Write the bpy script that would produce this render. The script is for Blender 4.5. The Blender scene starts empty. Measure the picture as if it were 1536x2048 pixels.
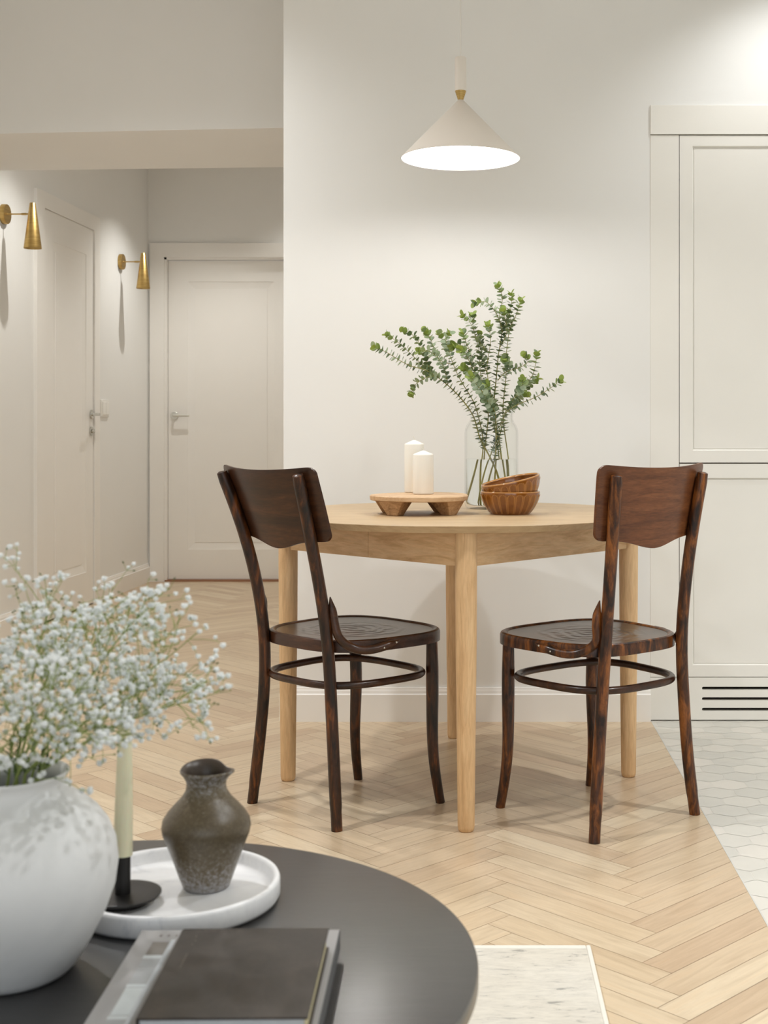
import bpy, math, random
from mathutils import Vector, Matrix, noise
C = bpy.context.scene
COL = C.collection
PI = math.pi
rnd = random.Random(7)

# ------------------------------------------------------------------ colour and materials
def lin(c):
    out = []
    for v in c:
        v /= 255.0
        out.append(v / 12.92 if v <= .04045 else ((v + .055) / 1.055) ** 2.4)
    return (out[0], out[1], out[2], 1)

class NT:
    def __init__(s, name):
        s.m = bpy.data.materials.new(name); s.m.use_nodes = True
        s.t = s.m.node_tree; s.b = s.t.nodes['Principled BSDF']
    def n(s, kind, **kw):
        nd = s.t.nodes.new(kind)
        for k, v in kw.items():
            if k in nd.inputs: nd.inputs[k].default_value = v
            else: setattr(nd, k, v)
        return nd
    def l(s, a, b): s.t.links.new(a, b)
    def ramp(s, fac, stops):
        r = s.n('ShaderNodeValToRGB'); e = r.color_ramp.elements
        while len(e) < len(stops): e.new(.5)
        for i, (p, c) in enumerate(stops): e[i].position = p; e[i].color = c
        s.l(fac, r.inputs[0]); return r.outputs[0]
    def coords(s, kind='Object', scale=(1, 1, 1), rot=(0, 0, 0)):
        tc = s.n('ShaderNodeTexCoord'); mp = s.n('ShaderNodeMapping')
        mp.inputs['Scale'].default_value = scale; mp.inputs['Rotation'].default_value = rot
        s.l(tc.outputs[kind], mp.inputs[0]); return mp.outputs[0]
    def noise(s, vec, scale, detail=4, dist=0, rough=.5):
        nn = s.n('ShaderNodeTexNoise'); nn.inputs['Scale'].default_value = scale
        nn.inputs['Detail'].default_value = detail; nn.inputs['Distortion'].default_value = dist
        nn.inputs['Roughness'].default_value = rough
        s.l(vec, nn.inputs['Vector']); return nn.outputs[0]
    def mix(s, fac, a, b, mode='MIX'):
        m = s.n('ShaderNodeMix', data_type='RGBA', blend_type=mode)
        for sock, v in ((m.inputs[0], fac), (m.inputs[6], a), (m.inputs[7], b)):
            if hasattr(v, 'is_output'): s.l(v, sock)
            else: sock.default_value = v
        return m.outputs[2]
    def bump(s, h, strength, dist=.001):
        b = s.n('ShaderNodeBump'); b.inputs['Strength'].default_value = strength
        b.inputs['Distance'].default_value = dist; s.l(h, b.inputs['Height'])
        s.l(b.outputs[0], s.b.inputs['Normal'])

def plain(name, col, rough=.5, metal=0, spec=.5, var=.03, vscale=6, **kw):
    t = NT(name); b = t.b
    v = t.noise(t.coords(), vscale, 3)
    c = lin(col); d = tuple(x * (1 - var * 2) for x in c[:3]) + (1,)
    t.l(t.ramp(v, [(.3, d), (.7, c)]), b.inputs['Base Color'])
    b.inputs['Roughness'].default_value = rough; b.inputs['Metallic'].default_value = metal
    b.inputs['Specular IOR Level'].default_value = spec
    for k, x in kw.items(): b.inputs[k.replace('_', ' ')].default_value = x
    return t.m

def wood(name, cols, scale=(1, 1, 1), rough=.45, freq=9, bump=.15, coat=0, dist=1.2):
    """scale: small along the grain"""
    t = NT(name); b = t.b
    v = t.coords('Object', scale)
    n1 = t.noise(v, freq, 6, dist, .6); n2 = t.noise(v, freq * 6, 4, .3, .6)
    c = t.ramp(n1, [(p, lin(k)) for p, k in cols])
    fine = t.ramp(n2, [(.35, (.86, .84, .82, 1)), (.65, (1, 1, 1, 1))])
    t.l(t.mix(1, c, fine, 'MULTIPLY'), b.inputs['Base Color'])
    b.inputs['Roughness'].default_value = rough
    b.inputs['Coat Weight'].default_value = coat; b.inputs['Coat Roughness'].default_value = .2
    t.bump(n2, bump, .0006)
    return t.m

M = {}
M['wall'] = plain('wall_paint', (236, 235, 232), .75, spec=.2, var=.01, vscale=2)
M['ceiling'] = plain('ceiling_paint', (238, 236, 232), .85, spec=.15, var=.01)
M['trim'] = plain('white_lacquer', (240, 237, 232), .38, var=.008)
M['cabinet'] = plain('cabinet_lacquer', (236, 233, 226), .42, var=.008)
M['gap'] = plain('dark_gap', (124, 102, 84), .9)
M['vent_dark'] = plain('vent_interior', (34, 26, 20), .9)
M['plastic'] = plain('white_plastic', (240, 238, 232), .3)
M['chrome'] = plain('polished_chrome', (205, 205, 200), .15, metal=1)
M['satin'] = plain('satin_nickel', (222, 222, 216), .38, metal=.8)
M['seal'] = plain('threshold_wood', (150, 105, 75), .5)

t = NT('brushed_brass')
v = t.coords('Object', (1, 1, 26)); n_ = t.noise(v, 14, 3)
t.l(t.ramp(n_, [(.3, lin((176, 146, 88))), (.7, lin((200, 170, 110)))]), t.b.inputs['Base Color'])
t.b.inputs['Metallic'].default_value = 1; t.b.inputs['Roughness'].default_value = .38
M['brass'] = t.m
M['brass_inner'] = plain('dull_brass_inside', (120, 92, 45), .6, metal=.6)
M['pendant'] = plain('pendant_white_lacquer', (236, 228, 218), .45, var=.005)
M['pendant_in'] = plain('pendant_inner_white', (250, 248, 244), .6, var=.002)
M['cord'] = plain('white_cord', (236, 232, 226), .6)

# table and floor woods
M['ash_top'] = wood('light_ash_top', [(.25, (182, 154, 118)), (.5, (194, 167, 130)), (.8, (204, 179, 144))], (1.2, 7, 7), .42, 3, .06)
M['ash_leg'] = wood('light_ash_leg', [(.25, (190, 150, 104)), (.45, (218, 180, 134)), (.8, (230, 198, 154))], (9, 9, .9), .5, 4, .1)
M['ash_apron'] = wood('light_ash_apron', [(.25, (196, 154, 108)), (.5, (220, 183, 138)), (.8, (231, 200, 158))], (2, 9, 12), .5, 2.2, .08, dist=2.2)

def bentwood(name, dark, mid, light, scale, amount=(.42, .56, .7)):
    t = NT(name); b = t.b
    v = t.coords('Object', scale)
    big = t.noise(v, 3.2, 5, .6, .62); fine = t.noise(v, 26, 4, .4, .6)
    c = t.ramp(big, [(amount[0], lin(dark)), (amount[1], lin(mid)), (amount[2], lin(light))])
    f = t.ramp(fine, [(.3, (.62, .58, .55, 1)), (.7, (1.0, 1.0, 1.0, 1))])
    t.l(t.mix(1, c, f, 'MULTIPLY'), b.inputs['Base Color'])
    b.inputs['Roughness'].default_value = .33
    b.inputs['Coat Weight'].default_value = .15; b.inputs['Coat Roughness'].default_value = .15; b.inputs['Specular IOR Level'].default_value = .35
    t.bump(fine, .12, .0006)
    return t.m
M['chair_post_a'] = bentwood('dark_bentwood_left', (26, 14, 8), (66, 36, 16), (128, 72, 28), (14, 14, 2.6), (.38, .54, .70))
M['chair_post_b'] = bentwood('worn_bentwood_right', (34, 18, 11), (84, 46, 20), (150, 90, 38), (14, 14, 2.8), (.38, .50, .66))
M['chair_ring'] = bentwood('bentwood_ring', (40, 23, 14), (68, 40, 24), (108, 66, 36), (5, 5, 5), (.36, .55, .72))
M['panel_a'] = bentwood('dark_backrest_veneer', (50, 28, 15), (68, 39, 21), (88, 53, 30), (1.5, 6, 12), (.36, .55, .72))
M['panel_b'] = bentwood('reddish_backrest_veneer', (94, 54, 30), (114, 68, 38), (134, 84, 50), (1.5, 6, 12), (.34, .52, .72))
# embossed seat
t = NT('embossed_seat_ply'); b = t.b
v = t.coords('Object', (1, 1, 0))
sp = t.n('ShaderNodeVectorMath', operation='LENGTH'); t.l(v, sp.inputs[0])
msk = t.n('ShaderNodeMapRange'); msk.inputs[1].default_value = .07; msk.inputs[2].default_value = .15
msk.inputs[3].default_value = 1; msk.inputs[4].default_value = 0; t.l(sp.outputs['Value'], msk.inputs[0])
wv = t.n('ShaderNodeTexWave'); wv.wave_type = 'RINGS'; wv.rings_direction = 'Z'; wv.inputs['Scale'].default_value = 9; wv.inputs['Distortion'].default_value = 6.5
wv.inputs['Detail'].default_value = 2; wv.inputs['Detail Scale'].default_value = 1.6; t.l(v, wv.inputs['Vector'])
mm = t.n('ShaderNodeMath', operation='MULTIPLY'); t.l(wv.outputs['Fac'], mm.inputs[0]); t.l(msk.outputs[0], mm.inputs[1])
base = t.noise(v, 7, 4, .5)
cc = t.ramp(base, [(.35, lin((44, 25, 16))), (.7, lin((74, 46, 30)))])
t.l(cc, b.inputs['Base Color']); t.bump(mm.outputs[0], 1, .006)
b.inputs['Roughness'].default_value = .3; b.inputs['Coat Weight'].default_value = .35; b.inputs['Coat Roughness'].default_value = .25
M['seat'] = t.m

# parquet
t = NT('oak_herringbone'); b = t.b
uv = t.n('ShaderNodeUVMap'); uv.uv_map = 'UVMap'
mp = t.n('ShaderNodeMapping'); mp.inputs['Scale'].default_value = (1.3, 13, 1); t.l(uv.outputs[0], mp.inputs[0])
g1 = t.noise(mp.outputs[0], 2.2, 5, 1.6, .55); g2 = t.noise(mp.outputs[0], 11, 4, .6, .6)
at = t.n('ShaderNodeAttribute', attribute_name='tint')
plank = t.ramp(at.outputs['Fac'], [(0, lin((196, 171, 142))), (.3, lin((204, 182, 153))), (.7, lin((209, 188, 158))), (1, lin((216, 198, 170)))])
g = t.ramp(g1, [(.3, (.86, .83, .80, 1)), (.55, (1, 1, 1, 1)), (.8, (1.0, .95, .90, 1))])
gg = t.ramp(g2, [(.35, (.94, .93, .92, 1)), (.65, (1, 1, 1, 1))])
t.l(t.mix(1, t.mix(1, plank, g, 'MULTIPLY'), gg, 'MULTIPLY'), b.inputs['Base Color'])
b.inputs['Roughness'].default_value = .30; b.inputs['Specular IOR Level'].default_value = .4
t.bump(g2, .03, .0005)
M['parquet'] = t.m
M['joint'] = plain('parquet_joint', (150, 112, 78), .8)
t = NT('pale_hex_tile'); b = t.b
at = t.n('ShaderNodeAttribute', attribute_name='tint')
nn = t.noise(t.coords('Object'), 9, 4, .5)
c1 = t.ramp(at.outputs['Fac'], [(0, lin((200, 198, 190))), (.5, lin((210, 207, 198))), (1, lin((217, 212, 203)))])
c2 = t.ramp(nn, [(.3, (.96, .965, .97, 1)), (.7, (1, 1, 1, 1))])
t.l(t.mix(1, c1, c2, 'MULTIPLY'), b.inputs['Base Color']); b.inputs['Roughness'].default_value = .38
M['tile'] = t.m
M['grout'] = plain('tile_grout', (224, 221, 213), .8)
M['edge_strip'] = plain('pale_metal_edge', (205, 204, 198), .4)

# glass, water, wax, ceramics
def glass(name, ior, col=(1, 1, 1, 1)):
    t = NT(name); b = t.b
    n1 = t.noise(t.coords(), 3, 2)
    t.l(t.ramp(n1, [(0, col), (1, tuple(min(1, c * 1.01) for c in col))]), b.inputs['Base Color'])
    b.inputs['Roughness'].default_value = 0; b.inputs['Transmission Weight'].default_value = 1
    b.inputs['IOR'].default_value = ior
    return t.m
t = NT('clear_glass'); b = t.b                          # thin clear glass: passes light straight, reflects by Fresnel
tr = t.n('ShaderNodeBsdfTransparent'); tr.inputs[0].default_value = (.992, .997, .994, 1)
gl = t.n('ShaderNodeBsdfGlossy'); gl.inputs['Roughness'].default_value = .02
fr = t.n('ShaderNodeLayerWeight'); fr.inputs['Blend'].default_value = .5
pw = t.n('ShaderNodeMath', operation='POWER'); t.l(fr.outputs['Facing'], pw.inputs[0]); pw.inputs[1].default_value = 4.5
ma = t.n('ShaderNodeMath', operation='MULTIPLY_ADD'); t.l(pw.outputs[0], ma.inputs[0]); ma.inputs[1].default_value = .6; ma.inputs[2].default_value = .02
ms = t.n('ShaderNodeMixShader'); t.l(ma.outputs[0], ms.inputs[0]); t.l(tr.outputs[0], ms.inputs[1]); t.l(gl.outputs[0], ms.inputs[2])
t.l(ms.outputs[0], t.t.nodes['Material Output'].inputs[0])
M['glass'] = t.m
M['water'] = glass('water', 1.33, (.97, .99, .99, 1))
M['wax'] = plain('white_wax', (244, 240, 230), .55, var=.008, Subsurface_Weight=.2, Subsurface_Scale=.01, Subsurface_Radius=(1, .9, .8))
M['wax_cream'] = plain('cream_wax', (226, 221, 190), .5, var=.01, Subsurface_Weight=.2, Subsurface_Scale=.01)
M['wick'] = plain('wick', (235, 230, 218), .9)
t = NT('white_plaster_vase'); b = t.b
n1 = t.noise(t.coords('Object', (1, 1, 1)), 9, 6, .7, .6); n2 = t.noise(t.coords('Object'), 90, 3)
t.l(t.ramp(n1, [(.3, lin((219, 219, 219))), (.55, lin((226, 226, 226))), (.8, lin((230, 230, 230)))]), b.inputs['Base Color'])
t.bump(n1, .09, .002); b.inputs['Roughness'].default_value = .55
M['plaster'] = t.m
t = NT('marble'); b = t.b
n1 = t.noise(t.coords('Object', (1, 1.6, 1)), 7, 8, 2.2, .65)
t.l(t.ramp(n1, [(.30, lin((200, 202, 207))), (.40, lin((230, 230, 232))), (.6, lin((240, 240, 240)))]), b.inputs['Base Color'])
b.inputs['Roughness'].default_value = .32
M['marble'] = t.m
t = NT('brown_stoneware'); b = t.b
v = t.coords('Object'); n1 = t.noise(v, 240, 4, .2, .7); n2 = t.noise(v, 18, 3, .5)
sx = t.n('ShaderNodeSeparateXYZ'); t.l(v, sx.inputs[0])
hr = t.n('ShaderNodeMapRange'); hr.inputs[1].default_value = 0; hr.inputs[2].default_value = .075
hr.inputs[3].default_value = .34; hr.inputs[4].default_value = .0; t.l(sx.outputs[2], hr.inputs[0])
hn = t.n('ShaderNodeMapRange'); hn.inputs[1].default_value = .098; hn.inputs[2].default_value = .13
hn.inputs[3].default_value = 0; hn.inputs[4].default_value = .22; t.l(sx.outputs[2], hn.inputs[0])
ad = t.n('ShaderNodeMath', operation='ADD'); t.l(hr.outputs[0], ad.inputs[0]); t.l(hn.outputs[0], ad.inputs[1])
ad2 = t.n('ShaderNodeMath', operation='MULTIPLY_ADD'); t.l(n1, ad2.inputs[0]); ad2.inputs[1].default_value = 1; t.l(ad.outputs[0], ad2.inputs[2])
ad3 = t.n('ShaderNodeMath', operation='MULTIPLY_ADD'); t.l(n2, ad3.inputs[0]); ad3.inputs[1].default_value = .16; t.l(ad2.outputs[0], ad3.inputs[2])
t.l(t.ramp(ad3.outputs[0], [(.54, lin((82, 70, 52))), (.76, lin((100, 88, 68))), (1.0, lin((158, 156, 158)))]), b.inputs['Base Color'])
b.inputs['Roughness'].default_value = .36; t.bump(n1, .25, .001)
M['stoneware'] = t.m
M['stoneware_in'] = plain('dark_vase_interior', (64, 52, 42), .35, var=.1, vscale=60)
t = NT('amber_glaze'); b = t.b
at = t.n('ShaderNodeAttribute', attribute_name='ridge')
nn = t.noise(t.coords(), 30, 4, .5)
g = t.ramp(nn, [(.3, lin((112, 64, 16))), (.7, lin((138, 83, 26)))])
t.l(t.mix(at.outputs['Fac'], g, lin((178, 124, 62))), b.inputs['Base Color'])
b.inputs['Roughness'].default_value = .15; b.inputs['Coat Weight'].default_value = .5
M['amber'] = t.m
M['rustic'] = wood('rustic_mango_wood', [(.28, (128, 94, 62)), (.45, (176, 138, 98)), (.75, (206, 170, 130))], (2, 9, 14), .6, 4, .3, dist=2)
M['rustic_top'] = wood('rustic_board_top', [(.25, (188, 150, 112)), (.5, (210, 176, 138)), (.8, (222, 192, 156))], (2, 8, 8), .55, 3, .2)
M['black_oak'] = wood('black_stained_oak', [(.3, (24, 22, 22)), (.6, (32, 30, 30)), (.8, (40, 38, 37))], (1.2, 9, 9), .46, 5, .3)
M['black_oak'].node_tree.nodes['Principled BSDF'].inputs['Specular IOR Level'].default_value = .6
M['black_oak'].node_tree.nodes['Principled BSDF'].inputs['Coat Weight'].default_value = .75
M['black_oak'].node_tree.nodes['Principled BSDF'].inputs['Coat Roughness'].default_value = .27
M['black_metal'] = plain('black_metal', (30, 28, 27), .38, metal=.3)
t = NT('faded_rug'); b = t.b
v = t.coords('Object', (3.2, 12, 1)); n1 = t.noise(v, 6, 6, .8, .72)
v2 = t.coords('Object', (1, 1, 1)); n2 = t.noise(v2, 5, 3)
w1 = t.noise(t.coords('Object', (40, 400, 1)), 3, 2)
a = t.ramp(n1, [(.35, lin((160, 157, 150))), (.41, lin((204, 199, 189))), (.6, lin((216, 211, 200)))])
c3 = t.mix(1, a, t.ramp(n2, [(.3, (.97, .95, .92, 1)), (.7, (1, 1, 1, 1))]), 'MULTIPLY')
t.l(t.mix(1, c3, t.ramp(w1, [(.3, (.95, .95, .95, 1)), (.7, (1, 1, 1, 1))]), 'MULTIPLY'), b.inputs['Base Color'])
b.inputs['Roughness'].default_value = .95; t.bump(w1, .4, .001)
M['rug'] = t.m
M['rug_edge'] = plain('rug_binding', (226, 222, 212), .95)
# foliage
t = NT('eucalyptus_leaf'); b = t.b
at = t.n('ShaderNodeAttribute', attribute_name='tint')
t.l(t.ramp(at.outputs['Fac'], [(0, lin((80, 98, 66))), (.35, lin((122, 140, 108))), (.62, lin((170, 182, 156))), (.8, lin((114, 138, 74))), (1, lin((140, 158, 80)))]), b.inputs['Base Color'])
b.inputs['Roughness'].default_value = .5
b.inputs['Transmission Weight'].default_value = 0
tr = t.n('ShaderNodeBsdfTranslucent'); t.l(t.ramp(at.outputs['Fac'], [(0, lin((90, 112, 60))), (1, lin((176, 190, 80)))]), tr.inputs[0])
ms = t.n('ShaderNodeMixShader'); ms.inputs[0].default_value = .22
t.l(b.outputs[0], ms.inputs[1]); t.l(tr.outputs[0], ms.inputs[2]); t.l(ms.outputs[0], t.t.nodes['Material Output'].inputs[0])
M['leaf'] = t.m
M['euc_stem'] = plain('eucalyptus_stem', (168, 160, 86), .6, var=.12, vscale=60)
M['gyp_stem'] = plain('gypsophila_stem', (150, 164, 92), .6, var=.1, vscale=40)
M['gyp_leaf'] = plain('gypsophila_base_leaf', (78, 100, 44), .6, var=.12, vscale=40)
t = NT('white_blossom'); b = t.b
nn = t.noise(t.coords(), 300, 2)
t.l(t.ramp(nn, [(.35, lin((244, 246, 246))), (.65, lin((253, 254, 254)))]), b.inputs['Base Color']); b.inputs['Roughness'].default_value = .7
tr = t.n('ShaderNodeBsdfTranslucent'); tr.inputs[0].default_value = lin((250, 252, 252))
ms = t.n('ShaderNodeMixShader'); ms.inputs[0].default_value = .42
t.l(b.outputs[0], ms.inputs[1]); t.l(tr.outputs[0], ms.inputs[2]); t.l(ms.outputs[0], t.t.nodes['Material Output'].inputs[0])
M['blossom'] = t.m
# books
M['book_brown'] = wood('brown_leatherette', [(.3, (44, 37, 31)), (.55, (54, 46, 39)), (.8, (68, 58, 50))], (6, 3, 3), .5, 5, .3)
M['book_grey'] = plain('grey_cover', (158, 156, 156), .5)
M['book_grey_spine'] = plain('grey_cloth_spine', (92, 92, 93), .7)
M['book_black'] = plain('black_cover', (32, 29, 28), .6)
M['pages_grey'] = plain('cool_white_pages', (196, 200, 204), .8, var=.05, vscale=200)
M['pages_cream'] = plain('cream_pages', (196, 186, 150), .8, var=.05, vscale=200)
M['photo_dark'] = plain('printed_photo_brown', (128, 122, 116), .45, var=.2, vscale=30)
M['photo_mid'] = plain('printed_photo_grey', (164, 166, 168), .45, var=.1, vscale=30)
M['photo_light'] = plain('printed_photo_light', (196, 202, 204), .45, var=.05, vscale=30)
M['emboss'] = plain('blind_embossed_print', (92, 84, 76), .5)
M['bulb'] = None
t = NT('lamp_bulb'); b = t.b
nn = t.noise(t.coords(), 4, 1)
t.l(t.ramp(nn, [(0, (1, .98, .95, 1)), (1, (1, .985, .96, 1))]), b.inputs['Emission Color']); b.inputs['Emission Strength'].default_value = 520
M['bulb'] = t.m

# ------------------------------------------------------------------ mesh helpers
class MB:
    def __init__(s): s.v = []; s.f = []; s.fm = []; s.att = {}; s.m = 0
    def face(s, idx): s.f.append(idx); s.fm.append(s.m)
    def add(s, vs, fs):
        o = len(s.v); s.v += [tuple(p) for p in vs]
        for f in fs: s.face([i + o for i in f])
        return o
    def box(s, x0, x1, y0, y1, z0, z1, T=None):
        vs = [(x, y, z) for z in (z0, z1) for y in (y0, y1) for x in (x0, x1)]
        if T: vs = [T @ Vector(p) for p in vs]
        s.add(vs, [(0, 2, 3, 1), (4, 5, 7, 6), (0, 1, 5, 4), (2, 6, 7, 3), (0, 4, 6, 2), (1, 3, 7, 5)])
    def hexa(s, vs): s.add(vs, [(0, 3, 2, 1), (4, 5, 6, 7), (0, 1, 5, 4), (1, 2, 6, 5), (2, 3, 7, 6), (3, 0, 4, 7)])
    def lathe(s, prof, seg=48, fn=None, closed=False, c=(0, 0, 0), caps=True):
        o = len(s.v); n = len(prof)
        for j in range(seg):
            a = 2 * PI * j / seg
            for i, (r, z) in enumerate(prof):
                p = (r * math.cos(a), r * math.sin(a), z)
                if fn: p = fn(p, a, i, r, z)
                s.v.append((p[0] + c[0], p[1] + c[1], p[2] + c[2]))
        for j in range(seg):
            k = (j + 1) % seg
            for i in range(n if closed else n - 1):
                i2 = (i + 1) % n
                s.face([o + j * n + i, o + k * n + i, o + k * n + i2, o + j * n + i2])
        if not closed and caps:
            if prof[0][0] > 1e-6: s.face([o + j * n for j in reversed(range(seg))])
            if prof[-1][0] > 1e-6: s.face([o + j * n + n - 1 for j in range(seg)])
    def tube(s, pts, rad, seg=10, closed=False, caps=True, squash=None):
        pts = [Vector(p) for p in pts]; n = len(pts)
        if not hasattr(rad, '__len__'): rad = [rad] * n
        tan = []
        for i in range(n):
            a = pts[(i - 1) % n] if (closed or i > 0) else pts[i]
            b_ = pts[(i + 1) % n] if (closed or i < n - 1) else pts[i]
            d = b_ - a; tan.append(d.normalized() if d.length > 1e-9 else Vector((0, 0, 1)))
        up = Vector((0, 0, 1)) if abs(tan[0].z) < .9 else Vector((1, 0, 0))
        nrm = (up - tan[0] * up.dot(tan[0])).normalized(); o = len(s.v)
        for i in range(n):
            nrm = (nrm - tan[i] * nrm.dot(tan[i])).normalized(); bi = tan[i].cross(nrm)
            for j in range(seg):
                a = 2 * PI * j / seg
                s.v.append(tuple(pts[i] + (nrm * math.cos(a) + bi * math.sin(a)) * rad[i]))
        for i in range(n if closed else n - 1):
            i2 = (i + 1) % n
            for j in range(seg):
                k = (j + 1) % seg
                s.face([o + i * seg + j, o + i2 * seg + j, o + i2 * seg + k, o + i * seg + k])
        if caps and not closed:
            s.face([o + j for j in range(seg)]); s.face([o + (n - 1) * seg + j for j in reversed(range(seg))])
    def build(s, name, mat, parent=None, smooth=True, angle=40, bevel=0, bseg=2, loc=None):
        me = bpy.data.meshes.new(name); me.from_pydata(s.v, [], s.f); me.update()
        mats = mat if isinstance(mat, (list, tuple)) else [mat]
        for m in mats: me.materials.append(m)
        if len(mats) > 1:
            for p, mi in zip(me.polygons, s.fm): p.material_index = mi
        for k, vals in s.att.items():
            if len(vals) == len(me.vertices):
                a = me.attributes.new(k, 'FLOAT', 'POINT'); a.data.foreach_set('value', vals)
            else:
                a = me.attributes.new(k, 'FLOAT', 'FACE'); a.data.foreach_set('value', vals)
        o = bpy.data.objects.new(name, me); COL.objects.link(o)
        if parent: o.parent = parent
        if loc: o.location = loc
        if smooth:
            me.polygons.foreach_set('use_smooth', [True] * len(me.polygons))
            try: me.set_sharp_from_angle(angle=math.radians(angle))
            except Exception: pass
        if bevel:
            md = o.modifiers.new('bevel', 'BEVEL'); md.width = bevel; md.segments = bseg; md.limit_method = 'ANGLE'
            md.angle_limit = math.radians(50)
            if smooth: md.harden_normals = False
        return o

def thing(name, label, cat, loc=(0, 0, 0), rz=0, group=None, rot=None):
    o = bpy.data.objects.new(name, None); COL.objects.link(o)
    o.location = loc; o.rotation_euler = rot if rot else (0, 0, rz); o.empty_display_size = .05
    o['label'] = label; o['category'] = cat
    if group: o['group'] = group
    return o
def tag(o, label, cat, group=None):
    o['label'] = label; o['category'] = cat
    if group: o['group'] = group
    return o
def struct(o, label=None):
    o['kind'] = 'structure'
    if label: o['label'] = label
    return o
def boxobj(name, mat, x0, x1, y0, y1, z0, z1, parent=None, bevel=0, T=None):
    m = MB(); m.box(x0, x1, y0, y1, z0, z1, T); return m.build(name, mat, parent, smooth=bool(bevel), bevel=bevel)

def spline(zk, v):
    n = len(zk); h = [zk[i + 1] - zk[i] for i in range(n - 1)]
    a = [0] * n; b_ = [1] * n; c = [0] * n; r = [0] * n
    for i in range(1, n - 1):
        a[i] = h[i - 1]; b_[i] = 2 * (h[i - 1] + h[i]); c[i] = h[i]
        r[i] = 6 * ((v[i + 1] - v[i]) / h[i] - (v[i] - v[i - 1]) / h[i - 1])
    for i in range(1, n):
        w = a[i] / b_[i - 1]; b_[i] -= w * c[i - 1]; r[i] -= w * r[i - 1]
    m = [0] * n; m[-1] = r[-1] / b_[-1]
    for i in range(n - 2, -1, -1): m[i] = (r[i] - c[i] * m[i + 1]) / b_[i]
    def f(z):
        i = 0
        while i < n - 2 and z > zk[i + 1]: i += 1
        t_ = z - zk[i]; s_ = zk[i + 1] - z; hh = h[i]
        return m[i] * s_ ** 3 / (6 * hh) + m[i + 1] * t_ ** 3 / (6 * hh) + (v[i] / hh - m[i] * hh / 6) * s_ + (v[i + 1] / hh - m[i + 1] * hh / 6) * t_
    return f
def smooth_path(pts, n):
    k = len(pts); ts = [0]
    for i in range(1, k): ts.append(ts[-1] + (Vector(pts[i]) - Vector(pts[i - 1])).length)
    fs = [spline(ts, [p[d] for p in pts]) for d in range(3)]
    return [Vector([f(ts[-1] * i / (n - 1)) for f in fs]) for i in range(n)]

# ------------------------------------------------------------------ room shell
XE = -.631; YW = 4.447; YB = 8.5; CE = 2.78
def xl(y): return -2.4895 + .047 * y                     # left wall plane
def clip(poly, a, b_, c):                                # keep a*x + b*y <= c
    out = []
    for i in range(len(poly)):
        p, q = poly[i], poly[(i + 1) % len(poly)]
        dp = a * p[0] + b_ * p[1] - c; dq = a * q[0] + b_ * q[1] - c
        if dp <= 0: out.append(p)
        if dp * dq < 0:
            k = dp / (dp - dq); out.append(tuple(p[j] + (q[j] - p[j]) * k for j in range(len(p))))
    return out
bx = lambda y: .571 + .0127 * y                          # parquet / tile joint
fl = MB(); uvs = []; tint = []
w = .0675; n = 6; LP = w * n; X0 = .326; Y0 = 2.72 - 6 * w / math.sqrt(2); g_ = .0005
R2 = math.sqrt(2)
for s_ in range(-120, 220):
    for k in range(-12, 13):
        for kind in (0, 1):
            u0, v0 = (s_ + 2 * n * k, s_) if kind == 0 else (s_ + n + 2 * n * k, s_ - n + 1)
            du, dv = (n, 1) if kind == 0 else (1, n)
            cu, cv = (u0 + du / 2) * w, (v0 + dv / 2) * w
            cx_, cy_ = X0 + (cv - cu) / R2, Y0 + (cu + cv) / R2
            if not (-3.0 < cx_ < 1.0 and -2.3 < cy_ < 8.9): continue
            ou, ov = rnd.random() * 50, rnd.random() * 50; tt = rnd.random()
            poly = []
            for (uu, vv) in ((u0 * w + g_, v0 * w + g_), ((u0 + du) * w - g_, v0 * w + g_), ((u0 + du) * w - g_, (v0 + dv) * w - g_), (u0 * w + g_, (v0 + dv) * w - g_)):
                al, ac = (uu - u0 * w, vv - v0 * w) if kind == 0 else (vv - v0 * w, uu - u0 * w)
                poly.append((X0 + (vv - uu) / R2, Y0 + (uu + vv) / R2, al + ou, ac + ov))
            poly = clip(poly, 1, -.0127, .571 - .002)
            poly = clip(poly, -1, 0, 2.62) if poly else poly
            poly = clip(poly, 0, 1, 8.62) if poly else poly
            poly = clip(poly, 0, -1, 2.1) if poly else poly
            if len(poly) < 3: continue
            a_ = sum(poly[i][0] * poly[(i + 1) % len(poly)][1] - poly[(i + 1) % len(poly)][0] * poly[i][1] for i in range(len(poly)))
            if a_ < 0: poly.reverse()
            fl.add([(p[0], p[1], 0) for p in poly], [tuple(range(len(poly)))])
            uvs += [(p[2], p[3]) for p in poly]; tint.append(tt)
fl.m = 1
fl.add([(-2.62, -2.1, -.0012), (.571 - .0267, -2.1, -.0012), (bx(8.62), 8.62, -.0012), (-2.62, 8.62, -.0012)], [(0, 1, 2, 3)])
uvs += [(0, 0)] * 4; tint.append(0)
fl.m = 2
ya, yb = -2.1, YW + .02
fl.box(0, .0035, 0, 1, -.002, .0006, Matrix(((1, .0127 * (yb - ya), 0, bx(ya) - .0025), (0, yb - ya, 0, ya), (0, 0, 1, 0), (0, 0, 0, 1))))
uvs += [(0, 0)] * 24; tint += [0] * 6
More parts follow.
